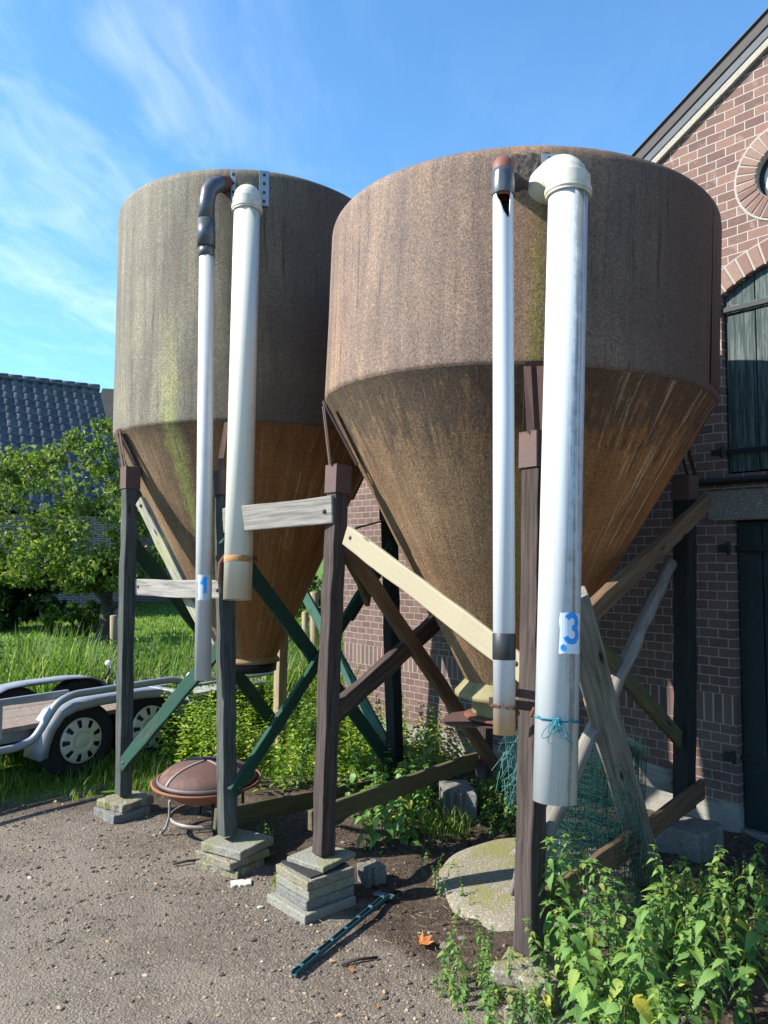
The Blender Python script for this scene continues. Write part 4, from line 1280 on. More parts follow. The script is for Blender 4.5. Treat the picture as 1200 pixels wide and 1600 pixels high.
# ------------------------------------------------------------------ fire pit
fc = Vector((-1.085, 4.8, 0))
fp = empty('fire_pit', fc, label='rusty round fire pit with domed mesh lid beside silo leg', cat='fire pit')
Mf = Matrix.Translation(fc + Vector((0, 0, .075))) @ Matrix.Rotation(.03, 4, 'X')
RUSTO = plain('orange_rust_rim', (.25, .095, .05), .8, 0, .3, 9., .2, stain=(.12, .05, .035), stain_amt=.5)
build('bowl', MB().lathe([(.325, .232), (.333, .226), (.33, .218), (.29, .205), (.262, .18), (.19, .13), (.08, .11), (0, .11), (0, .115), (.08, .115), (.185, .135), (.256, .184), (.285, .21), (.3, .222), (.325, .232)], 72), RUSTO, fp, Mf)
lid = build('lid', MB().lathe([(.29, .226)] + [(.287 * math.cos(a), .23 + .112 * math.sin(a)) for a in np.linspace(0, R(89.5), 16)], 72, wob=lambda a, z_: .006 * math.sin(5 * a + 8 * z_) + .004 * math.sin(11 * a)), plain('rusty_mesh_dome', (.115, .058, .045), .75, 0, .5, 7., .4, stain=(.21, .1, .055), stain_amt=.5, bs=240.), fp, Mf)
for k in range(4):
    a = R(48 + 90 * k)
    pts = [(.291 * math.cos(b_) * math.cos(a), .291 * math.cos(b_) * math.sin(a), .232 + .115 * math.sin(b_)) for b_ in np.linspace(0, R(88), 14)]
    mb = MB()
    tg = Vector((-math.sin(a), math.cos(a), 0)) * .011
    vs = []
    for p_ in pts: vs += [Vector(p_) - tg, Vector(p_) + tg]
    mb.add(vs, [(2 * i, 2 * i + 1, 2 * i + 3, 2 * i + 2) for i in range(13)], 0, True)
    sb = build('strap', mb, plain('grey_rusty_strap', (.24, .2, .18), .6, .2, .4, 12., .2, stain=(.2, .085, .05), stain_amt=.6), lid, Mf)
    sb.modifiers.new('thick', 'SOLIDIFY').thickness = .004
build('lid_hoop', MB().lathe([(.285, .226), (.297, .226), (.299, .245), (.288, .25)], 72), plain('dark_grey_hoop', (.14, .115, .105), .6, .2, .4, 12., .2), lid, Mf)
build('ring_handle', MB().tube([(.034 * math.cos(t), .0, .382 + .034 * math.sin(t)) for t in np.linspace(0, 6.28, 25)[:-1]], .004, 8, closed=True), BLACKIRON, lid, Mf @ Matrix.Rotation(.3, 4, 'Z'))
GLEG = plain('grey_scuffed_iron', (.3, .27, .25), .6, .3, .3, 18., .2, stain=(.1, .05, .035), stain_amt=.4)
for k in range(4):
    a = R(202 + 90 * k)
    pts = [(r_ * math.cos(a), r_ * math.sin(a), z_) for r_, z_ in ((.15, .12), (.2, .135), (.222, .12), (.22, .085), (.222, .03), (.24, -.03), (.266, -.068), (.274, -.056))]
    build('leg', MB().tube(pts, .0085, 8), GLEG if k == 0 else BLACKIRON, fp, Mf)
build('stand_ring', MB().lathe([(.212, .0), (.22, .0), (.22, .025), (.212, .025), (.212, .0)], 60), GLEG, fp, Mf)

# ------------------------------------------------------------------ trailer
ta = Vector((.62, .785, 0)).normalized(); tb = Vector((ta.y, -ta.x, 0))
hub = P(128, 1157, 5.87); t0 = Vector((hub.x, hub.y, 0))
TM = Matrix(((ta.x, tb.x, 0, t0.x), (ta.y, tb.y, 0, t0.y), (0, 0, 1, 0), (0, 0, 0, 1)))
tr = empty('flatbed_trailer', t0, label='galvanised tandem axle flatbed trailer with silver hubcaps', cat='trailer')
HZ = hub.z; TR = HZ + .005
def wheel(a, b_, side):
    wM = TM @ Matrix.Translation((a, b_, HZ)) @ Matrix.Rotation(R(-90 * side), 4, 'X')   # local +z = outward
    wh = build('wheel', MB().lathe([(.0, -.1), (.1, -.1), (.165, -.06), (.168, -.012), (.0, -.012)], 48), BLACKIRON, tr, wM)
    build('tyre', MB().lathe([(.165, -.17), (TR - .03, -.168), (TR - .004, -.15), (TR, -.12), (TR, -.05), (TR - .004, -.02), (TR - .03, 0), (TR - .06, .004), (.172, -.008), (.165, -.02)], 56), TYRE, wh, wM)
    # hubcap: dished disc with eight openings
    mb = MB()
    n, kk = 9, 8
    def q(r_, an, z_): return (r_ * math.cos(an), r_ * math.sin(an), z_)
    ns = 144
    prof = [(.0, .016), (.05, .014), (.058, .01), (.062, .012), (.085, .017), (.1, .012), (.138, .006), (.158, .003), (.168, -.006), (.17, -.014)]
    for i in range(len(prof) - 1):
        for k in range(ns):
            am = (k + .5) / ns * n
            gap = abs((am % 1) - .5) * 2   # 0 in the middle of an opening
            lim = .36
            if i in (5, 6) and gap < lim: continue
            a0_, a1_ = 2 * math.pi * k / ns, 2 * math.pi * (k + 1) / ns
            (r0, z0), (r1, z1) = prof[i], prof[i + 1]
            mb.add([q(r0, a0_, z0), q(r1, a0_, z1), q(r1, a1_, z1), q(r0, a1_, z0)], [(0, 1, 2, 3)], 0, False)
    h_ = build('hubcap', mb, HUBCAP, wh, wM, fixn=False)
    b2_ = bmesh.new(); b2_.from_mesh(h_.data); bmesh.ops.remove_doubles(b2_, verts=b2_.verts, dist=1e-5); bmesh.ops.recalc_face_normals(b2_, faces=b2_.faces)
    for f in b2_.faces: f.smooth = True
    b2_.to_mesh(h_.data); b2_.free()
    h_.modifiers.new('thick', 'SOLIDIFY').thickness = .005
    return wh
WID = 1.2
for a in (0., .6):
    wheel(a, 0., 1); wheel(a, -WID, -1)
def fender(bo, bi):
    mb = MB()
    pts = [(-.345, .2), (-.33, .3), (-.285, .42), (-.2, .525), (-.08, .57), (.1, .585), (.5, .585), (.68, .57), (.8, .525), (.885, .42), (.925, .3)]
    vs = []
    for (a, z_) in pts: vs += [(a, bi, z_), (a, bo, z_)]
    n = len(pts)
    for (a, z_) in pts:
        cx_ = min(max(a, 0), .6); dx, dz = a - cx_, z_ - HZ; l = math.hypot(dx, dz)
        vs.append((a - dx / l * .06, bo + (.004 if bo > bi else -.004), z_ - dz / l * .06))
    fs = [(2 * i, 2 * i + 1, 2 * i + 3, 2 * i + 2) for i in range(n - 1)] + [(2 * i + 1, 2 * n + i, 2 * n + i + 1, 2 * i + 3) for i in range(n - 1)]
    mb.add(vs, fs, 0, True)
    f_ = build('fender', mb, FRAME, tr, TM)
    f_.modifiers.new('thick', 'SOLIDIFY').thickness = .006
fender(.035, -.2); fender(-WID - .035, -WID + .2)
def rail(pts, r_, name='side_rail', m=FRAME):
    # rounded corners
    out = [Vector(pts[0])]
    for i in range(1, len(pts) - 1):
        a, b_, c_ = Vector(pts[i - 1]), Vector(pts[i]), Vector(pts[i + 1])
        d0 = min(.06, (a - b_).length * .4); d1 = min(.06, (c_ - b_).length * .4)
        p_, q_ = b_ + (a - b_).normalized() * d0, b_ + (c_ - b_).normalized() * d1
        for t in (0, .25, .5, .75, 1): out.append(p_.lerp(b_, t).lerp(b_.lerp(q_, t), t))
    out.append(Vector(pts[-1]))
    return build(name, MB().tube(out, r_, 12), m, tr, TM)
for s_ in (0,):
    o_ = .06 if s_ == 0 else -WID - .06
    rail([(-2.6, o_, .335), (-.52, o_, .335), (-.4, o_, .37), (-.24, o_, .6), (-.12, o_, .645), (.76, o_, .645), (.9, o_, .6), (.98, o_, .44)], .028)
    o2 = -.03 if s_ == 0 else -WID + .03
    mb = MB(); mb.box((-1.35, o2, .645), (2.5, .035, .05)); build('top_rail', mb, FRAME, tr, TM, .008)
    for a in (-.62, -1.5, -2.3):
        mb = MB(); mb.box((a, o2, .51), (.06, .03, .24)); build('rail_post', mb, FRAME, tr, TM, .006)
mb = MB(); mb.box((-.8, -.22, .36), (3.6, .05, .09)); mb.box((-.8, -WID + .22, .36), (3.6, .05, .09))
for a in (-2.5, -1.4, -.4, .4, .9): mb.box((a, -WID / 2, .36), (.05, WID - .46, .07))
build('chassis', mb, FRAME, tr, TM, .004)
mb = MB()
for k in range(6):
    b_ = -.06 - .02 - (k + .5) * (WID - .16) / 6
    mb.box((-.8, b_, .43 + random.uniform(-.003, .003)), (3.6, (WID - .16) / 6 - .008, .035))
build('deck', mb, W_DECK, tr, TM, .004)
mb = MB(); mb.box((1.05, -WID / 2, .44), (.06, WID, .09)); build('end_beam', mb, FRAME, tr, TM, .006)
LAMPW = plain('white_lamp_cover', (.75, .75, .74), .3, 0, .1, 20., 0)
for b_ in (.02, -WID - .02):
    lm = build('marker_lamp', MB().tube([(.94, b_, .5), (.98, b_, .56), (.98, b_, .6)], .012, 8), BLACKIRON, tr, TM)
    build('lamp_lens', MB().lathe([(0, .045), (.02, .042), (.032, .028), (.034, .01), (.026, -.006), (0, -.012)], 20), LAMPW, lm, TM @ Matrix.Translation((.97, b_, .63)) @ Matrix.Rotation(.5, 4, 'Y'))
mb = MB(); mb.box((1.6, -.35, .43), (1.0, .34, .03)); mb.box((1.6, -.35, .36), (1.0, .03, .07)); build('ramp', mb, plain('grey_ramp', (.36, .36, .32), .7, .1, .3, 9., .2), tr, TM, .006)
mb = MB(); mb.box((1.6, -.95, .43), (1.0, .34, .03)); build('ramp', mb, FRAME, tr, TM, .006)
rail([(.98, .03, .56), (2.1, -.05, .54)], .014, 'rail', FRAME)
rail([(-2.6, -WID / 2, .38), (-3.7, -WID / 2, .38)], .05, 'drawbar')

# ------------------------------------------------------------------ loose things
# blue-green steel strip with an end plate lying on the tarmac edge
sp0, sp1 = G(459, 1524, .012), G(606, 1400, .03)
L = (sp1 - sp0).length
st_ = empty('steel_strip', sp0, label='long blue green slotted steel strip lying on the tarmac edge', cat='metal strip')
Ms = frame(sp0, sp1, (0, 0, 1))
mb = MB(); mb.box((.0, 0, L / 2), (.005, .026, L)); mb.box((.008, -.011, L / 2), (.016, .003, L)); mb.box((.008, .011, L / 2), (.016, .003, L))
build('channel', mb, TEALIRON, st_, Ms, .001)
for k in range(7): build('clip', MB().box((.018, 0, .05 + k * (L - .1) / 6), (.005, .022, .014), jit=.002), TEALIRON, st_, Ms, .001)
mb = MB(); mb.box((0, -.02, L), (.01, .1, .035)); build('end_plate', mb, plain('grey_blue_plate', (.13, .17, .21), .5, .3, .3, 20., .1), st_, Ms, .002)

# thick split baulk leaning under the near silo
M_p1 = P(893, 930, 3.12); M_p0 = P(992, 1283, 3.72); M_p0 = M_p0 + (M_p0 - M_p1) * .3
beam('leaning_timber', M_p0, M_p1, .13, .1, W_OLD, None, up=(1, 0, 0), jit=.004, bev=.008, label='thick cracked grey timber leaning behind the pipe marked 3', cat='timber')
build('rope', MB().tube([P(905, 1085, 3.5) + Vector((0, -.1, 0)), P(930, 1150, 3.55), P(950, 1200, 3.65), P(965, 1245, 3.8), P(975, 1290, 3.95)], .009, 8), plain('orange_rope', (.35, .19, .07), .9, 0, .4, 60., .5), None, None, label='frayed orange rope hanging along the leaning grey timber', cat='rope')
build('stick', MB().tube([G(805, 1415, .0), G(800, 1395, .05), P(812, 1340, 3.4)], .011, 7), W_OLD, None, None, label='short grey stick propped against the nearest leg', cat='stick')

# roll of green wire netting
rc = Vector((.99, 3.72, 0))
mb = MB()
mbv = []
def net(n_lay, r0, r1, z0, z1):
    for l in range(n_lay):
        rr0 = r0 + (r1 - r0) * l / max(1, n_lay - 1)
        ph = random.uniform(0, 6)
        def rad_(a, z_): return rr0 * (1 + .09 * math.sin(2 * a + ph + z_ * 3) + .05 * math.sin(5 * a + z_ * 9 + ph)) 
        na = int(2 * math.pi * rr0 / .03)
        for k in range(na):
            a = 2 * math.pi * k / na + ph
            mb.tube([((rad_(a, z_) * math.cos(a + .08 * math.sin(z_ * 12 + k))), (rad_(a, z_) * math.sin(a + .08 * math.sin(z_ * 12 + k))), z_) for z_ in np.linspace(z0, z1 + random.uniform(-.05, .06), 9)], .0011, 3, caps=False)
        for z_ in np.arange(z0, z1, .03):
            zz_ = z_ + random.uniform(-.006, .006)
            mb.tube([(rad_(a, zz_) * math.cos(a), rad_(a, zz_) * math.sin(a), zz_ + .014 * math.sin(3 * a + ph)) for a in np.linspace(0, 2 * math.pi, 26)], .001, 3, caps=False)
net(8, .05, .23, .0, .78)
build('netting_roll', mb, GREENWIRE, None, Matrix.Translation(rc) @ Matrix.Rotation(.04, 4, 'Y'), fixn=False, label='loose roll of dark green wire netting under the near silo', cat='wire netting')
mb = MB()
for k in range(46):
    p = P(random.uniform(788, 815), random.uniform(1140, 1235), 3.5)
    mb.tube([p, p + Vector((random.uniform(-.05, .05), random.uniform(-.05, .05), random.uniform(-.09, .02))), p + Vector((random.uniform(-.07, .07), random.uniform(-.05, .05), random.uniform(-.16, -.06)))], .0016, 3, caps=False)
for k in range(10):
    x0 = 788 + k * 2.7
    mb.tube([P(x0, 1140, 3.55), P(x0 + 5, 1190, 3.55), P(x0 + 12, 1260, 3.6)], .0016, 3, caps=False)
build('wire_tangle', mb, plain('pale_teal_wire', (.06, .19, .17), .5, 0, .2, 30., 0), None, None, fixn=False, label='pale teal tangle of wire left of the nearest leg', cat='wire')

# dry leaves
def dry_leaf(name, c, s, rz, curl, m, label):
    mb = MB()
    lobes = [(0, 1.), (.55, .52), (.85, .92), (1.25, .45), (1.7, .8), (2.2, .34), (2.75, .42)]
    outl = [(a, r_) for a, r_ in lobes] + [(-a, r_) for a, r_ in reversed(lobes[1:])]
    vs = [(0, 0, .012 * s / .06)]
    n = len(outl)
    for ring in (.55, 1.):
        for a, r_ in outl:
            rr = s * r_ * ring
            vs.append((rr * math.cos(a) * (1 - .2 * curl), rr * math.sin(a), curl * (rr * rr) / s * .8 + random.uniform(0, .012) * s / .06 + .004))
    fs = [(0, 1 + i, 1 + (i + 1) % n) for i in range(n)] + [(1 + i, 1 + n + i, 1 + n + (i + 1) % n, 1 + (i + 1) % n) for i in range(n)]
    mb.add(vs, fs, 0, False)
    o = build(name, mb, m, None, Matrix.Translation(c) @ Matrix.Rotation(rz, 4, 'Z') @ Matrix.Rotation(.15, 4, 'X'), label=label, cat='leaf')
    return o
DRY = leaf_mat('dry_orange_leaf', [(0, (.42, .13, .03)), (1, (.5, .19, .06))], .25)
dry_leaf('dry_leaf', G(659, 1477, .008), .062, .6, .55, DRY, 'large curled orange dry leaf on the dark soil')
dry_leaf('dry_leaf', G(549, 1520, .004), .024, 2., .4, DRY, 'small brown dry leaf right of the steel strip end')
dry_leaf('dry_leaf', G(588, 1575, .004), .016, 1., .4, DRY, 'tiny dry leaf chip near the bottom edge of the yard')
dry_leaf('dry_leaf', P(915, 1398, 2.9), .03, 1., .6, leaf_mat('dry_tan_leaf', [(0, (.45, .3, .14)), (1, (.5, .35, .2))], .25), 'withered tan leaf hanging among nettles by lowest plank')
mb = MB()
for k in range(60):
    p = G(random.uniform(480, 720), random.uniform(1395, 1540), .006)
    a = random.uniform(0, 6.28); l = random.uniform(.015, .06)
    mb.tube([p, p + Vector((math.cos(a) * l, math.sin(a) * l, .003))], .0009, 4, caps=False)
build('straw_litter', mb, STRAWTWIG, None, None, fixn=False, label='scattered bits of dry straw on the soil by the steel strip', cat='straw', kind='stuff')
for (x0, y0, x1, y1, r_, lb) in ((533, 1507, 590, 1496, .006, 'thin dark twig across the lower end of steel strip'), (306, 1240 + 55, 343, 1289, .006, 'short twig on tarmac in front of the fire pit'),
                             (270, 1350, 315, 1344, .007, 'short twig lying left of the leaning slab stack')):
    a_, b_ = G(x0, y0, .012), G(x1, y1, .01)
    build('twig', MB().tube([a_, a_.lerp(b_, .5) + Vector((0, .008, .004)), b_], r_, 6), plain('dark_twig_bark', (.05, .035, .028), .9, 0, .3, 30., .4), None, None, label=lb, cat='twig')
# dry leaf and twig litter collecting on the soil and along the tarmac's edge
n = 420
t_ = rng.random(n)
lx = rng.uniform(-1.6, 2.2, n); ly = (2.28 + rng.normal(0, .22, n) + (rng.random(n) < .45) * rng.random(n) * 1.3 - .755 * lx) / .656
k_ = (ly > 2.2) & (ly < 5.3)
lx, ly = lx[k_], ly[k_]
c_ = np.stack([lx, ly, terrain_h(lx, ly) + .008], -1)
a_ = rng.uniform(0, 6.28, len(lx))
dd = np.stack([np.cos(a_), np.sin(a_), rng.normal(0, .25, len(lx))], -1); dd /= np.linalg.norm(dd, axis=1, keepdims=True)
nn2 = np.tile([[0, 0, 1.]], (len(lx), 1)) + rng.normal(0, .3, (len(lx), 3))
sd2 = np.cross(dd, nn2); sd2 /= np.linalg.norm(sd2, axis=1, keepdims=True)
s_ = (.006 * np.exp(np.abs(rng.normal(0, .5, len(lx)))))[:, None]
V = np.stack([c_ - dd * s_ * 1.2, c_ + sd2 * s_ * .5 + [0, 0, .003], c_ + dd * s_ * 1.2, c_ - sd2 * s_ * .5 + [0, 0, .003]], 1).reshape(-1, 3)
o4 = np.arange(len(lx))[:, None] * 4
np_mesh('leaf_litter', V, np.concatenate([o4 + np.array([[0, 1, 2]]), o4 + np.array([[0, 2, 3]])], 1).reshape(-1, 3), leaf_mat('litter_leaf', [(0, (.06, .035, .02)), (.5, (.16, .1, .05)), (.85, (.28, .17, .07)), (1, (.4, .33, .16))], .15), label='small dry leaf litter along the tarmac edge and soil', cat='leaf litter', kind='stuff')
# curved edging strip in the ground by the leftmost leg
mb = MB()
q = [G(92, 1252, .01), G(128, 1240, .02), G(160, 1228, .025), G(183, 1222, .02)]
vs = []
for p in q: vs += [p + Vector((0, 0, -.03)), p + Vector((0, 0, .012)), p + Vector((.012, .02, .012)), p + Vector((.012, .02, -.03))]
fs = [(i * 4 + k, i * 4 + (k + 1) % 4, i * 4 + 4 + (k + 1) % 4, i * 4 + 4 + k) for i in range(3) for k in range(4)]
mb.add(vs, fs)
build('edging_strip', mb, W_OLD, None, None, label='buried curved edging strip left of the leftmost slab pair', cat='edging')

# ------------------------------------------------------------------ background farm
rd = Vector((.83, .556, 0)).normalized(); rn = Vector((rd.y, -rd.x, 0))
FD = 24.
fo = P(0, 590, FD)
FM = Matrix(((rd.x, rn.x, 0, fo.x), (rd.y, rn.y, 0, fo.y), (0, 0, 1, fo.z), (0, 0, 0, 1)))   # x along ridge, y towards the camera
rz_ = fo.z; Lr = (P(158, 611, FD * 1.073) - fo).xy.length
fb = empty('far_barn', (fo.x, fo.y, 0), label='brick barn with dark glazed pantile roof far left', cat='building')
g = mat('dark_glazed_tile')
c = g.ramp(g.island(), [(0, (.03, .032, .038)), (.6, (.052, .055, .064)), (1, (.075, .075, .08))])
TILE = finish(g, c, .32, None, .6)
run, drop = 4.4, 4.6
x0, x1 = -9., Lr
tw, th_ = .30, .36
sl_ = math.hypot(run, drop); nr_ = int(sl_ / th_); nc = int((x1 - x0) / tw)
us = np.array([0, .12, .3, .5, .72, .9, 1.0]); hs = np.array([.0, .035, .06, .06, .025, .0, .0])
ii, jj = np.meshgrid(np.arange(nc), np.arange(nr_)); ii = ii.ravel(); jj = jj.ravel()
V = []
for e, (t0_, off) in enumerate(((0., .0), (1.08, .045))):
    s_ = (jj[:, None] + t0_) * th_
    xx = x0 + (ii[:, None] + us[None]) * tw
    hh_ = hs[None] + off + rng.uniform(-.004, .004, (len(ii), 1))
    yy = s_ * run / sl_ + hh_ * drop / sl_
    zz_ = -s_ * drop / sl_ + hh_ * run / sl_
    V.append(np.stack([xx + 0 * yy, yy + 0 * xx, zz_ + 0 * xx], -1))
V = np.concatenate(V, 1)
k = len(us)
# front lip of each tile
lip = V[:, k:].copy(); lip[..., 2] -= .04; lip[..., 1] -= .02
V = np.concatenate([V, lip], 1)
base = (np.arange(len(ii)) * 3 * k)[:, None, None]
q = np.array([[a, a + 1, k + a + 1, k + a] for a in range(k - 1)] + [[k + a, k + a + 1, 2 * k + a + 1, 2 * k + a] for a in range(k - 1)])
F = (q[None] + base).reshape(-1, 4)
np_mesh('tiled_roof', V, F, TILE, fb, FM, smooth=True)
mb = MB()
for i in range(int((x1 - x0) / .4)):
    a = x0 + i * .4
    mb.tube([(a, .02, .02), (a + .42, .02, .03)], [.12, .13], 10)
build('ridge_tiles', mb, TILE, fb, FM)
mb = MB()
mb.add([(x0, .0, -.12), (x1, 0, -.12), (x1, -run, -drop - .1), (x0, -run, -drop - .1)], [(0, 1, 2, 3)])
build('rear_roof', mb, SLATE, fb, FM)
FB = brick
g = mat('far_brick'); c = g.coord(); x, y, z = g.sep(c)
n = g.new('ShaderNodeTexBrick'); g.put(n.inputs['Vector'], g.comb(g.math('ADD', x, y), z, 0.)); n.inputs['Scale'].default_value = 1.
n.inputs['Brick Width'].default_value = .22; n.inputs['Row Height'].default_value = .065; n.inputs['Mortar Size'].default_value = .01
n.inputs['Color1'].default_value = (.2, .1, .085, 1); n.inputs['Color2'].default_value = (.13, .07, .065, 1); n.inputs['Mortar'].default_value = (.3, .28, .25, 1)
FARBRICK = finish(g, n.outputs[0], .9)
mb = MB()
zb_ = -rz_
yf = run - .25
mb.add([(x0, yf, zb_), (x1 - .1, yf, zb_), (x1 - .1, yf, -drop + .1), (x0, yf, -drop + .1), (x0, -yf, zb_), (x1 - .1, -yf, zb_), (x1 - .1, -yf, -drop + .1), (x0, -yf, -drop + .1), (x0, 0, -.15), (x1 - .1, 0, -.15)],
       [(0, 1, 2, 3), (5, 4, 7, 6), (1, 5, 6, 9, 2), (4, 0, 3, 8, 7)])
build('wall', mb, FARBRICK, fb, FM)
for a in (-6, -2.5, .6): build('window', MB().box((a, yf + .01, zb_ + 1.5), (.9, .06, 1.1)), BLACKIRON, fb, FM)
# second, rougher roof peeping out behind its right end
q0 = P(150, 606, 31)
rb = empty('far_shed', (q0.x, q0.y, 0), label='dark rough roofed shed behind the right end of the tiled barn', cat='building')
MOSSROOF = plain('mossy_dark_roof', (.07, .07, .062), .95, 0, .6, 1.2, .8, bs=6.)
mb = MB()
ax = Vector((.95, .3, 0)).normalized(); ay = Vector((ax.y, -ax.x, 0))
pa, pb = q0 + ax * .25, q0 + ax * 7
pts = [pa, pb, pb + ay * 4.5 + Vector((0, 0, -4.6)), pa + ay * 4.5 + Vector((0, 0, -4.6)) - ax * .9, pb - ay * 4.5 + Vector((0, 0, -4.6)), pa - ay * 4.5 + Vector((0, 0, -4.6)) - ax * .9]
mb.add(pts, [(0, 1, 2, 3), (1, 0, 5, 4), (0, 3, 5)])
build('roof', mb, MOSSROOF, rb)
mb = MB()
lo = Vector((0, 0, -4.5))
c4 = [pa + ay * 4.2 + lo, pb + ay * 4.2 + lo, pb - ay * 4.2 + lo, pa - ay * 4.2 + lo]
mb.add(c4 + [Vector((v.x, v.y, 0)) for v in c4], [(0, 1, 5, 4), (1, 2, 6, 5), (2, 3, 7, 6), (3, 0, 4, 7)])
build('wall', mb, FARBRICK, rb)
# low pale wall and road edge seen between the silos
mb = MB(); mb.box((0, 0, .35), (9., .25, .7)); 
build('low_wall', mb, plain('pale_render', (.55, .5, .42), .9, 0, .3, 3., .1), None, Matrix.Translation(G(500, 945, 0) + Vector((0, 2, 0))), .02, label='low pale garden wall far off between the silos', cat='wall')
for (px, py, h_, r_, lb) in ((490, 1100, 1.25, .05, 'pale round fence post standing behind the far silo'), (176, 1050, .8, .055, 'short grey post in tall grass near the apple tree'), (476, 1075, .95, .045, 'second short round post left of the pale post')):
    p = G(px, py)
    build('fence_post', MB().tube([p + Vector((0, 0, -.1)), p + Vector((.01, 0, h_ * .5)), p + Vector((0, 0, h_)), p + Vector((0, 0, h_ + .01))], [r_, r_ * .98, r_ * .95, r_ * .7], 14), W_POST, None, None, label=lb, cat='post')
# ------------------------------------------------------------------ foliage
def quads_leaves(c, size, nrm=None, elong=1.7, fold=.25, dirs=None):
    """diamond leaves folded along the midrib: returns V (n*4), F (n*2 tris)"""
    n = len(c)
    if dirs is None:
        dirs = rng.normal(size=(n, 3)); dirs[:, 2] -= .25
    dirs = dirs / np.linalg.norm(dirs, axis=1, keepdims=True)
    if nrm is None:
        nrm = rng.normal(size=(n, 3)) * .75; nrm[:, 2] += 1.
    side = np.cross(dirs, nrm); side /= np.linalg.norm(side, axis=1, keepdims=True) + 1e-9
    up = np.cross(side, dirs)
    s = size[:, None]
    base = c - dirs * s * elong * .5
    tip = c + dirs * s * elong * .5 - up * s * .2
    mid = c - dirs * s * elong * .08
    l = mid + side * s * .5 + up * s * fold; r_ = mid - side * s * .5 + up * s * fold
    V = np.stack([base, r_, tip, l], 1).reshape(-1, 3)
    o = np.arange(n)[:, None] * 4
    F = np.concatenate([o + np.array([[0, 1, 2]]), o + np.array([[0, 2, 3]])], 1).reshape(-1, 3)
    return V, F
def cluster_leaves(name, centers, radii, per, size, m, parent=None, sq=.8, **kw):
    cs = np.repeat(centers, per, 0); rs = np.repeat(radii, per)
    d = rng.normal(size=cs.shape); d /= np.linalg.norm(d, axis=1, keepdims=True)
    d *= (rng.random(len(cs)) ** .45)[:, None] * rs[:, None]
    d[:, 2] *= sq
    sz = size * rng.uniform(.6, 1.3, len(cs))
    V, F = quads_leaves(cs + d, sz)
    return np_mesh(name, V, F, m, parent, **kw)
def blades(name, base, h, wdt, bend, m, nseg=4, az=None, **kw):
    n = len(base)
    if az is None: az = rng.uniform(0, 2 * np.pi, n)
    d = np.stack([np.cos(az), np.sin(az), np.zeros(n)], -1)
    s = np.stack([-np.sin(az), np.cos(az), np.zeros(n)], -1)
    t = np.linspace(0, 1, nseg + 1)
    cx_ = (t ** 2)[None] * bend[:, None] * h[:, None]
    cz = h[:, None] * (t[None] - .45 * bend[:, None] * t[None] ** 3)
    ctr = base[:, None] + d[:, None] * cx_[..., None]
    ctr[..., 2] += cz
    wt = wdt[:, None] * (1 - t[None] ** 1.6) * .5 + .0002
    L_ = ctr - s[:, None] * wt[..., None]; R_ = ctr + s[:, None] * wt[..., None]
    V = np.stack([L_, R_], 2).reshape(-1, 3)
    o = np.arange(n)[:, None] * (2 * (nseg + 1))
    q = np.concatenate([o + np.array([[2 * i, 2 * i + 1, 2 * i + 3, 2 * i + 2]]) for i in range(nseg)], 1).reshape(-1, 4)
    return np_mesh(name, V, q, m, smooth=True, **kw)

LEAF_TREE = leaf_mat('apple_leaf', [(0, (.065, .11, .02)), (.5, (.135, .195, .038)), (.85, (.2, .265, .058)), (1, (.29, .29, .1))], .35)
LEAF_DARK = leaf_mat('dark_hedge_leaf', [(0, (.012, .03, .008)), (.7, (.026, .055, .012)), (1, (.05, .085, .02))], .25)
LEAF_BUSH = leaf_mat('bush_leaf', [(0, (.05, .1, .015)), (.6, (.085, .15, .022)), (1, (.13, .2, .04))], .35)
LEAF_WEED = leaf_mat('weed_leaf', [(0, (.1, .18, .017)), (.45, (.2, .31, .033)), (.8, (.28, .385, .045)), (.94, (.38, .42, .06)), (1, (.56, .48, .05))], .4)
LEAF_NET = leaf_mat('nettle_leaf', [(0, (.07, .15, .035)), (.5, (.13, .245, .06)), (.86, (.2, .31, .07)), (.96, (.25, .31, .06)), (1, (.5, .42, .06))], .34, .68, .35)
LEAF_BROAD = leaf_mat('broad_weed_leaf', [(0, (.065, .15, .035)), (.6, (.13, .26, .055)), (.94, (.19, .33, .07)), (1, (.42, .36, .05))], .3, .5, .3)
GRASS = leaf_mat('grass_blade', [(0, (.07, .14, .014)), (.5, (.135, .23, .027)), (.85, (.2, .29, .042)), (1, (.42, .38, .15))], .35)
REED = leaf_mat('reed_blade', [(0, (.06, .13, .018)), (.5, (.12, .21, .034)), (.85, (.19, .28, .06)), (1, (.5, .45, .24))], .35)
STEM = plain('green_stem', (.06, .085, .03), .7, 0, .3, 30., 0)
BARK = plain('apple_bark', (.065, .05, .038), .95, 0, .5, 6., 1., bs=18., stain=(.12, .12, .07), stain_amt=.5)

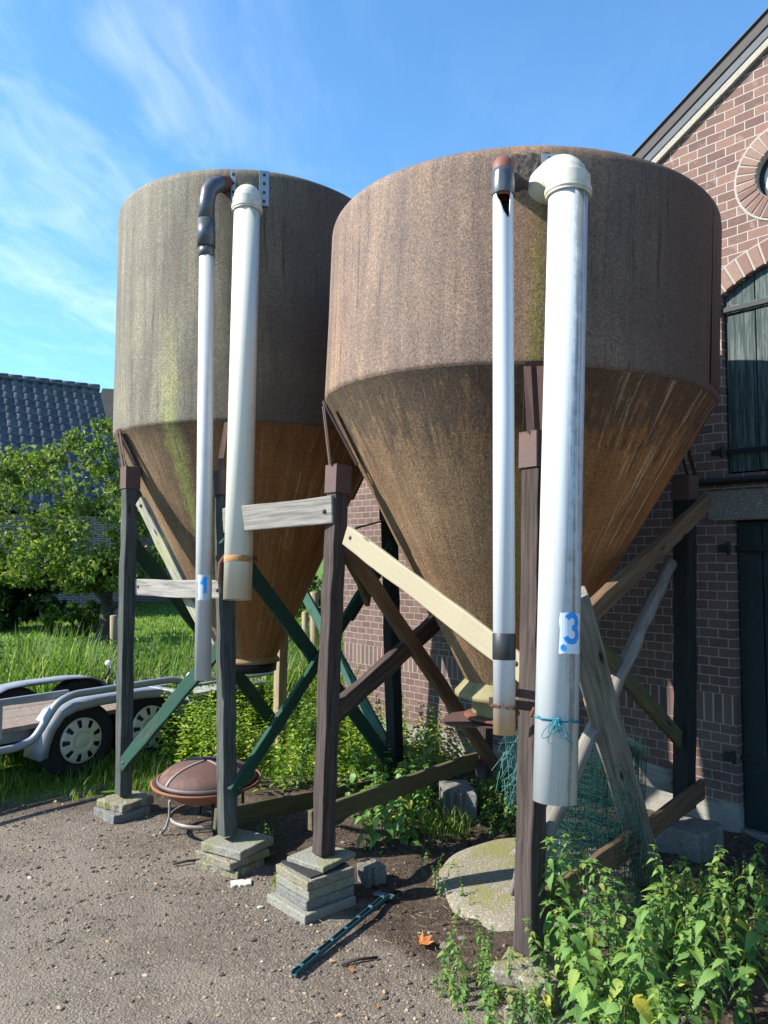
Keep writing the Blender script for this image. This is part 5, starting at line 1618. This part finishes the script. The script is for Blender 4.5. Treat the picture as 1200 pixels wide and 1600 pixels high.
# apple tree with several leaning stems
def tree(name, base, label, height, spread, nb, per, leaf, seed, lean=(0, 0), tr_r=.2, leaf_s=.085, crown_lo=.32, cat='tree', group=None, tips_extra=()):
    random.seed(seed)
    root = empty(name, base, label=label, cat=cat, group=group)
    mb = MB(); tips = []
    def grow(p, d, L, r_, lvl):
        pts = [p]; rs = [r_]
        n = 4
        for i in range(n):
            d = (d + Vector((random.uniform(-.28, .28), random.uniform(-.28, .28), random.uniform(-.1, .2)))).normalized()
            p = p + d * (L / n)
            pts.append(p); rs.append(r_ * (1 - .5 * (i + 1) / n))
            if lvl >= 1: tips.append(p)
        mb.tube(pts, rs, 8 if lvl < 2 else 5, caps=True)
        if lvl < 3:
            for k in range(random.choice((3, 3, 4)) if lvl else nb):
                a = random.uniform(0, 6.28)
                t = random.uniform(.45, 1.)
                q = pts[min(n, max(1, int(t * n)))] if lvl else pts[-1 - (k % 2)]
                nd = (d * .55 + Vector((math.cos(a) * spread, math.sin(a) * spread, random.uniform(-.05, .75)))).normalized()
                grow(q, nd, L * random.uniform(.55, .8), rs[-1] * random.uniform(.6, .85), lvl + 1)
    grow(Vector((0, 0, -.1)), Vector((lean[0], lean[1], 1)).normalized(), height * .27, tr_r, 0)
    build('trunk', mb, BARK, root, Matrix.Translation(base))
    tp = np.array([t[:] for t in tips] + [t for t in tips_extra])
    tp = tp[tp[:, 2] > height * crown_lo] if len(tp) else tp
    rr = rng.uniform(.18, .42, len(tp)) * height / 4.2
    cluster_leaves('crown', tp, rr, per, leaf_s, leaf, root, M=Matrix.Translation(base))
    random.seed(seed + 100)
    return root
tb_ = G(165, 986)
tb_ = Vector((tb_.x * .85, tb_.y * .85, 0))
ext = []
for k in range(150):
    a, b_ = random.uniform(-1, 1), random.uniform(0, 1)
    ext.append((random.gauss(-1.15, 1.25), random.gauss(0, .8), random.uniform(1.1, 3.6)))
ext = [e for e in ext if ((e[0] + 1.1) / 2.5) ** 2 + ((e[2] - 2.3) / 1.55) ** 2 < 1]
ext += [(.05, 0, 3.3), (.1, .1, 3.7), (.15, 0, 3.95), (-.1, 0, 3.5), (-.5, 0, 3.7), (-.8, .1, 3.8), (-1.1, 0, 3.6), (-.3, .1, 4.05), (-.1, 0, 4.2), (-.65, 0, 3.95), (.1, .1, 4.1), (-.95, 0, 3.4), (-.4, 0, 3.4), (-.2, -.1, 3.75), (-1.5, 0, 3.3), (-1.7, 0, 3.05), (-1.35, .1, 3.5), (-1.9, 0, 3.2), (-1.25, 0, 3.1), (-1.6, -.2, 2.9), (-2.2, 0, 3.3), (-2.4, .2, 3.6), (.25, -.2, 2.9), (.35, 0, 2.4), (.3, 0, 2.0), (-1.2, -.4, 3.5), (-1.3, -.3, 3.2)]
ext += [(random.uniform(.1, 1.7), random.uniform(-.5, .5), random.uniform(1.15, 2.7)) for k in range(45)] + [(random.uniform(-3.2, .4), random.uniform(-.9, .3), random.uniform(.85, 1.6)) for k in range(40)]
tree('apple_tree', tb_, 'bushy old apple tree in front of the tiled barn', 3.6, 1.0, 5, 60, LEAF_TREE, 5, (-.2, 0), .21, .066, tips_extra=ext)

def bush(name, base, w_, d_, h_, n, per, leaf, label, leaf_s=.09, group=None, cat='bush'):
    root = empty(name, base, label=label, cat=cat, group=group)
    c_ = rng.normal(size=(n, 3)); c_ /= np.linalg.norm(c_, axis=1, keepdims=True); c_ *= (rng.random(n) ** .4)[:, None]
    c_ = c_ * np.array([w_ / 2, d_ / 2, h_ / 2]) + np.array([0, 0, h_ / 2])
    cluster_leaves('foliage', c_, rng.uniform(.12, .3, n) * h_ / 2., per, leaf_s, leaf, root, M=Matrix.Translation(base))
    mb = MB()
    for k in range(6):
        a = random.uniform(0, 6.28)
        mb.tube([(0, 0, -.05), (math.cos(a) * w_ * .12, math.sin(a) * d_ * .12, h_ * .35), (math.cos(a) * w_ * .25, math.sin(a) * d_ * .25, h_ * .7)], [.04, .03, .012], 6)
    build('stems', mb, BARK, root, Matrix.Translation(base))
    return root
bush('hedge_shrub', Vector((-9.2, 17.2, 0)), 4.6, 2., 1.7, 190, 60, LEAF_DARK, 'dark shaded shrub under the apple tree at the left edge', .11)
bush('hedge_shrub', Vector((-5.9, 15.2, 0)), 1.7, 1.2, .75, 55, 60, LEAF_BUSH, 'low bright shrub at the foot of the apple tree', .07)
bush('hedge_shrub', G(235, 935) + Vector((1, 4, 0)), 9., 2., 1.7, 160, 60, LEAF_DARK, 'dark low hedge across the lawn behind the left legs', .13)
bush('hedge_shrub', G(470, 985) + Vector((.3, 2.5, 0)), 2.2, 2., 1.15, 90, 60, LEAF_BUSH, 'leafy garden bush seen between the two silos', .075)
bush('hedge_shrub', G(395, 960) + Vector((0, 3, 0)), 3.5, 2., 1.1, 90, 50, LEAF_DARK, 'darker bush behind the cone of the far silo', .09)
for i, (px, d_, h_) in enumerate(((-120, 34, 7), (60, 40, 6), (260, 44, 6.5), (420, 46, 5))):
    b_ = P(px, 868, d_); b_.z = 0
    tree('distant_tree', b_, ['distant tree left of the tiled barn', 'distant tree behind the tiled barn', 'distant tree behind the far silo', 'distant tree hidden between the silos'][i], h_, 1., 4, 30, LEAF_DARK, 20 + i, (0, 0), .25, .2, group='distant trees behind the farm')

def in_trailer(x, y):
    a = (x - t0.x) * ta.x + (y - t0.y) * ta.y; b_ = (x - t0.x) * tb.x + (y - t0.y) * tb.y
    return (a > -3) & (a < 1.2) & (b_ > -1.4) & (b_ < .15)
# tall reeds and rough grass along the ditch behind the trailer
n = 15000
x_ = rng.uniform(-7.5, -.3, n); y_ = 7.3 + 3. * rng.random(n)
y_ += np.maximum(0, (-x_ - 3.) * .35)
clump = np.sin(x_ * 3.1 + 2 * np.sin(y_ * 1.7)) * np.sin(y_ * 2.9)
k_ = (clump + rng.normal(0, .6, n) > -.5) & ~in_trailer(x_, y_)
x_, y_ = x_[k_], y_[k_]
h = (.62 + .34 * np.abs(np.sin(x_ * 1.9 + y_))) * rng.uniform(.6, 1.15, len(x_)) * np.clip((10.6 - y_) / 1.6, .4, 1)
blades('reeds', np.stack([x_, y_, 0 * x_], -1), h, rng.uniform(.012, .026, len(x_)), rng.uniform(.1, .75, len(x_)), REED, 4, label='tall reeds and rough grass behind the trailer', cat='reeds', kind='stuff')
n = 700
x_ = rng.uniform(-7., -1., n); y_ = rng.uniform(8.3, 10.8, n)
blv = cluster_leaves('ditch_weeds', np.stack([x_, y_, rng.uniform(.05, .5, n)], -1), rng.uniform(.08, .18, n), 12, .05, LEAF_BUSH, label='leafy weeds mixed into the reeds along the ditch', cat='weeds', kind='stuff')
# short turf round the trailer and at the tarmac's edge
n = 30000
x_ = rng.uniform(-5.5, -.4, n); y_ = rng.uniform(5.15, 8.2, n)
e = y_ - .32 * (x_ + 1.8) + .25 * np.sin(x_ * 3.3) * np.sin(y_ * 4 + x_)
k_ = (e > 5.5 + np.abs(rng.normal(0, .22, n)))
x_, y_ = x_[k_], y_[k_]
blades('turf', np.stack([x_, y_, terrain_h(x_, y_)], -1), rng.uniform(.05, .17, len(x_)) * (1 + .6 * np.sin(x_ * 4) * np.sin(y_ * 5)), rng.uniform(.004, .009, len(x_)), rng.uniform(.2, .9, len(x_)), GRASS, 3, label='short green turf round the trailer', cat='grass', kind='stuff')
# lawn blades further away
n = 26000
x_ = rng.uniform(-9, 1., n); y_ = 10. + 18 * rng.random(n) ** 1.5
blades('lawn_grass', np.stack([x_, y_, 0 * x_], -1), rng.uniform(.05, .14, n), rng.uniform(.012, .03, n), rng.uniform(.2, .8, n), GRASS, 2, label='sunlit lawn beyond the reeds', cat='lawn', kind='stuff')

# weeds under the far silo: upright stems with many small leaves
def weeds(name, bases, hts, pairs, leaf_s, m, seedh=0, **kw):
    C_, S_, D_ = [], [], []
    for (bx_, by_), h_ in zip(bases, hts):
        k = max(3, int(pairs * h_ / .4))
        lx, ly = rng.normal(0, .12 * h_), rng.normal(0, .12 * h_)
        t = (np.arange(k) + rng.random(k) * .6) / k
        a = np.cumsum(np.full(k, 1.57)) + rng.uniform(0, 6)
        for sg in (0, np.pi):
            l = leaf_s * (1.15 - .65 * t) * rng.uniform(.75, 1.25, k)
            dx, dy = np.cos(a + sg), np.sin(a + sg)
            C_.append(np.stack([bx_ + lx * t + dx * l * .9, by_ + ly * t + dy * l * .9, h_ * t + .02 - l * .1], -1))
            S_.append(l); D_.append(np.stack([dx, dy, -.25 + .5 * t + rng.normal(0, .2, k)], -1))
    C_, S_, D_ = np.concatenate(C_), np.concatenate(S_), np.concatenate(D_)
    nr = np.tile(np.array([[0, 0, 1.]]), (len(C_), 1)) + rng.normal(0, .35, (len(C_), 3))
    V, F = quads_leaves(C_, S_, nr, 1.5, .12, D_)
    return np_mesh(name, V, F, m, **kw)
n = 1500
x_ = rng.uniform(-2.0, 1.3, n); y_ = rng.uniform(4.9, 10.5, n)
wn_ = .755 * x_ + .656 * y_
pxs = 600 + 1200 * x_ / y_
k_ = (wn_ < 4.62) & (wn_ > 2.75 + .12 * np.sin(y_ * 5)) & ~in_trailer(x_, y_) & (np.hypot(x_ + 1.13, y_ - 4.8) > .4) & (pxs > 255 + 5 * rng.normal(size=n)) & (y_ - .32 * (x_ + 1.8) > 5.15)
x_, y_ = x_[k_], y_[k_]
weeds('weed_patch', list(zip(x_, y_)), .2 + .4 * rng.random(len(x_)) ** 1.4 + .1 * np.sin(x_ * 3) * np.sin(y_ * 2.3), 13, .036, LEAF_WEED, label='bright yellow green weed patch under the far silo', cat='weeds', kind='stuff')
n = 260
x_ = rng.uniform(-.2, 1.5, n); y_ = rng.uniform(4.5, 6.3, n); wn_ = .755 * x_ + .656 * y_
k_ = (wn_ < 4.4) & (wn_ > 3.55) & (x_ < 1.0)
weeds('low_weeds', list(zip(x_[k_], y_[k_])), rng.uniform(.06, .24, k_.sum()), 12, .032, LEAF_BUSH, label='low small leaved weeds in the shade at the wall foot', cat='weeds', kind='stuff')

# ------------------------------------------------------------------ nettles with real leaves
def toothed_leaf(L, Wd, droop, fold, teeth=9):
    """heart shaped, toothed leaf in local x (length), y (width), z up; returns verts, faces"""
    vs, fs = [], []
    n = teeth * 2
    for i in range(n + 1):
        t = i / n
        wv = Wd * (math.sin(math.pi * min(1, t * 1.0) ** .62) ** .9) * (1 - .25 * t) if 0 < t < 1 else 0
        if t < .12: wv *= .55 + t * 3.7
        x_ = L * t
        z_ = -droop * L * t * t
        saw = (.0 if i % 2 == 0 else -.16) * wv
        ey = wv * .5 + saw * .5
        back = L * .03 if i % 2 == 0 else 0
        bul = .06 * Wd * math.sin(t * math.pi)
        vs += [(x_ + back * 0, 0, z_), (x_ + back, ey * .5, z_ + ey * .5 * fold + bul * .5), (x_ + back, ey, z_ + ey * fold - .02 * Wd),
               (x_ + back, -ey * .5, z_ + ey * .5 * fold + bul * .5), (x_ + back, -ey, z_ + ey * fold - .02 * Wd)]
    for i in range(n):
        a, b_ = i * 5, i * 5 + 5
        fs += [(a, b_, b_ + 1, a + 1), (a + 1, b_ + 1, b_ + 2, a + 2), (a, a + 3, b_ + 3, b_), (a + 3, a + 4, b_ + 4, b_ + 3)]
    return vs, fs
def nettle_meshes(seed, h_, npairs, leaf_l, slender=1., leafm=None):
    random.seed(seed)
    sm_, lm = MB(), MB()
    lx, ly = random.uniform(-.3, .3) * h_, random.uniform(-.3, .3) * h_
    def at(t): return Vector((lx * t * t + .01 * math.sin(t * 7 + seed), ly * t * t + .01 * math.cos(t * 6 + seed), h_ * t))
    sm_.tube([at(i / 8) for i in range(9)], [.0032 * (1 - .7 * i / 8) for i in range(9)], 6)
    a = random.uniform(0, 6)
    for k in range(npairs):
        t = .06 + .93 * (k + random.uniform(-.15, .15)) / npairs
        a += math.pi / 2 + random.uniform(-.25, .25)
        prof = math.sin(math.pi * min(1, .25 + .75 * t)) ** .6 if t > .5 else .8 + .3 * t
        L = leaf_l * (1.12 - .62 * max(0, t - .6) / .4) * random.uniform(.6, 1.2)
        for sg in (0, math.pi):
            if t < .25 and random.random() < .3: continue
            vs, fs = toothed_leaf(L, L * random.uniform(.55, .68) * slender, random.uniform(.25, .8), random.uniform(.05, .45), 8 if L > .05 else 5)
            pet = L * random.uniform(.1, .35)
            rot = Matrix.Rotation(a + sg + random.uniform(-.3, .3), 4, 'Z') @ Matrix.Rotation(random.uniform(-.35, .6) + .25 * (1 - t), 4, 'Y') @ Matrix.Rotation(random.uniform(-.35, .35), 4, 'X')
            p0_ = at(t); d_ = rot @ Vector((1, 0, .25)); d_.normalize()
            p1_ = p0_ + d_ * pet
            sm_.tube([p0_, p1_], .0012, 4, caps=False)
            M = Matrix.Translation(p1_) @ rot
            lm.add([M @ Vector(v) for v in vs], fs, 0, True)
        # small axillary shoots fill the stem
        for q_ in range(3):
            l2 = leaf_l * random.uniform(.22, .45)
            vs, fs = toothed_leaf(l2, l2 * .6, .5, .3, 4)
            M = Matrix.Translation(at(min(1, t + random.uniform(-.03, .03))) + Vector((random.uniform(-.02, .02), random.uniform(-.02, .02), 0))) @ Matrix.Rotation(random.uniform(0, 6.28), 4, 'Z') @ Matrix.Rotation(random.uniform(-.6, .5), 4, 'Y')
            lm.add([M @ Vector(v) for v in vs], fs, 0, True)
    # small leaves at the tip
    for k in range(9):
        vs, fs = toothed_leaf(leaf_l * (.5 - .03 * k), leaf_l * (.3 - .02 * k), .3, .35, 5)
        M = Matrix.Translation(at(1)) @ Matrix.Rotation(k * 1.05, 4, 'Z') @ Matrix.Rotation(-.05 - .1 * k, 4, 'Y')
        lm.add([M @ Vector(v) for v in vs], fs, 0, True)
    return sm_, lm
def dup(root, loc, rz, sc_, label=None):
    c_ = root.copy(); COL.objects.link(c_); c_.location = loc; c_.rotation_euler = (0, 0, rz); c_.scale = sc_
    if label: c_['label'] = label
    for ch in list(root.children):
        d_ = ch.copy(); COL.objects.link(d_); d_.parent = c_; d_.matrix_parent_inverse = Matrix.Identity(4); d_.matrix_basis = Matrix.Identity(4)
    return c_
PROTO = {}
def nettle_proto(kind, seed, h_, npairs, leaf_l, leafm, name, slender=1.):
    s_, l_ = nettle_meshes(seed, h_, npairs, leaf_l, slender)
    me1 = bpy.data.meshes.new('stem'); me1.from_pydata(s_.v, [], s_.f); me1.materials.append(STEM)
    me2 = bpy.data.meshes.new('leaves'); me2.from_pydata(l_.v, [], l_.f); me2.materials.append(leafm)
    me2.polygons.foreach_set('use_smooth', [True] * len(l_.f))
    PROTO.setdefault(kind, []).append((name, me1, me2))
def plant(kind, i, loc, rz, s_, label, cat, group):
    name, me1, me2 = PROTO[kind][i % len(PROTO[kind])]
    r_ = bpy.data.objects.new(name, None); r_.empty_display_size = .05
    COL.objects.link(r_)
    r_.location = loc; r_.rotation_euler = (random.uniform(-.18, .18), random.uniform(-.18, .18), rz); r_.scale = (s_, s_, s_)
    setprop(r_, label, cat, group)
    for nm, me in (('stem', me1), ('leaves', me2)):
        o = bpy.data.objects.new(nm, me); COL.objects.link(o); o.parent = r_
    return r_
for k in range(10): nettle_proto('nettle', 40 + k, .55, 19, .064, LEAF_NET, 'nettle_plant')
for k in range(5): nettle_proto('tall', 70 + k, .7, 22, .08, LEAF_NET, 'nettle_plant')
for k in range(6): nettle_proto('broad', 60 + k, .42, 7, .1, LEAF_BROAD, 'broad_leaved_weed', 1.15)
for k in range(6): nettle_proto('small', 80 + k, .2, 8, .034, LEAF_NET, 'small_weed', 1.1)
random.seed(5)
# foreground bed on the right: heights chosen so tops reach where the photograph shows them
spots = []
def field(n, f, gap):
    out = []
    tries = 0
    while len(out) < n and tries < 20000:
        tries += 1
        p = f()
        if p is None: continue
        if all((p[0] - q[0]) ** 2 + (p[1] - q[1]) ** 2 > gap * gap for q in out): out.append(p)
    return out
def fg():
    x_, y_ = random.uniform(.55, 2.0), random.uniform(2.3, 4.0)
    px = 600 + 1200 * x_ / y_
    u = wall_n(x_, y_)
    if px > 1230 or px < 838 or u > 4.3: return None
    if abs(x_ - A_b.x) < .12 and y_ < 3.1: return None
    # bare soil at the lower right
    if px > 1035 and y_ < 3.1: return None if random.random() < .95 else (x_, y_)
    # keep the netting roll in view
    if 850 < px < 985 and y_ > 3.35: return None
    return (x_, y_)
GN = 'nettles growing at the right in front of the building'
for i, (x_, y_) in enumerate(field(116, fg, .06)):
    px = 600 + 1200 * x_ / y_
    top_py = 1290 if px < 960 else (1300 if px < 1120 else 1275)
    top_py += random.uniform(0, 245)
    ztop_ = H - (top_py - 868) / 1200 * y_
    h_ = min(max(ztop_, .16), .62)
    plant('nettle', i, (x_, y_, -.01), random.uniform(0, 6.28), h_ / .55, 'green nettle plant in the crowded bed before the building', 'nettle', GN)
for i, (px, py, Y_, tp, lb) in enumerate(((1150, 1560, 2.85, 1300, 'tall single nettle rising highest at the right edge'), (895, 1500, 3.0, 1275, 'tall yellowing nettle right of the nearest leg'),
                                   (1075, 1440, 3.3, 1310, 'nettle with big pale leaves below the low plank end'), (862, 1560, 2.78, 1420, 'nettle crowding the slabs under the nearest leg'), (1110, 1600, 2.7, 1500, 'low nettle at the bottom right corner'))):
    p = P(px, py, Y_); p.z = -.01
    zt_ = H - (tp - 868) / 1200 * Y_
    plant('tall', i, p, random.uniform(0, 6.28), max(zt_, .15) / .7, lb, 'nettle', None)
# low creeping nettle in front of the slabs
def lo_():
    p = G(random.uniform(690, 850), random.uniform(1520, 1660))
    return (p.x, p.y) if p.x + .12 > .42 - (p.y - 2.7) * .2 else None
for i, (x_, y_) in enumerate(field(22, lo_, .055)):
    plant('nettle', i + 3, (x_, y_, -.02), random.uniform(0, 6.28), random.uniform(.28, .5), 'low nettle shoot at the foot of the nearest slabs', 'nettle', 'low nettles in front of the nearest slabs')
# broad leaved weeds between the silo legs
def mid():
    p = G(random.uniform(555, 690), random.uniform(1195, 1330)); return (p.x, p.y)
for i, (x_, y_) in enumerate(field(38, mid, .075)):
    plant('broad', i, (x_, y_, -.01), random.uniform(0, 6.28), random.uniform(.55, .95), 'broad leaved weed right of the middle leg', 'weed', 'broad leaved weeds between the silo legs')
def mid3():
    p = G(random.uniform(440, 560), random.uniform(1150, 1235)); return (p.x, p.y)
for i, (x_, y_) in enumerate(field(16, mid3, .1)):
    plant('nettle', i, (x_, y_, -.01), random.uniform(0, 6.28), random.uniform(.5, .95), 'bushy weed behind the middle leg', 'weed', 'bushy weeds behind the middle leg')
def mid2():
    p = G(random.uniform(735, 815), random.uniform(1225, 1315)); return (p.x, p.y)
for i, (x_, y_) in enumerate(field(26, mid2, .06)):
    plant('small', i, (x_, y_, -.005), random.uniform(0, 6.28), random.uniform(.7, 1.25), 'small pale weed by the half buried block', 'weed', 'small weeds behind the well cover')
def edge_():
    t = random.random()
    p = G(660 + 70 * t + random.uniform(-16, 16), 1335 + 95 * t + random.uniform(-14, 14)); return (p.x, p.y)
for i, (x_, y_) in enumerate(field(16, edge_, .04)):
    plant('small', i + 2, (x_, y_, -.005), random.uniform(0, 6.28), random.uniform(.25, .55), 'tiny weed at the left rim of the well cover', 'weed', 'tiny weeds round the well cover')
for i, (px, py, s_) in enumerate(((690, 1560, .5), (430, 1378, .32), (415, 1330, .8), (420, 1318, .6), (408, 1300, .7), (682, 1548, .4), (712, 1445, .45), (700, 1500, .3))):
    p = G(px, py); plant('small', i, (p.x, p.y, -.005), i * 1.3, s_, 'tiny weed sprout on bare ground near the slab stacks', 'weed', 'weed sprouts beside the slab stacks')
pw = [G(rng.uniform(250, 345), rng.uniform(1150, 1215)) for _ in range(70)]
weeds('weed_clump', [(p.x, p.y) for p in pw if p.y > 5.15], rng.uniform(.25, .6, len([p for p in pw if p.y > 5.15])), 14, .036, LEAF_WEED, label='tall bright weeds between the trailer wheel and fire pit', cat='weeds', kind='stuff')
# grass tufts beside the block and the leftmost slabs
def tuft(px, py, n, r_, hh, label):
    p = G(px, py)
    a = rng.uniform(0, 6.28, n); q = r_ * np.sqrt(rng.random(n))
    blades('grass_tuft', np.stack([p.x + q * np.cos(a), p.y + q * np.sin(a), np.zeros(n)], -1), rng.uniform(.4, 1., n) * hh, rng.uniform(.003, .007, n), rng.uniform(.2, .9, n), GRASS, 4, label=label, cat='grass')
tuft(695, 1300, 160, .16, .2, 'grass tuft beside the half buried concrete block')
tuft(162, 1262, 60, .05, .09, 'small yellowish grass tuft left of the leftmost slabs')
tuft(120, 1245, 60, .12, .1, 'grass tuft by the buried edging strip')
tuft(435, 1385, 40, .05, .05, 'tiny grass tuft between the two slab stacks')
tuft(215, 1236, 70, .1, .14, 'grass tuft growing behind the leftmost leg')
tuft(1010, 1300, 80, .1, .15, 'grass tuft in the shade by the leaning timber')

for o in list(bpy.data.objects):
    if o.parent is None and o.type in ('MESH', 'EMPTY') and not o.get('label') and not o.get('kind'):
        print('UNLABELLED', o.name)
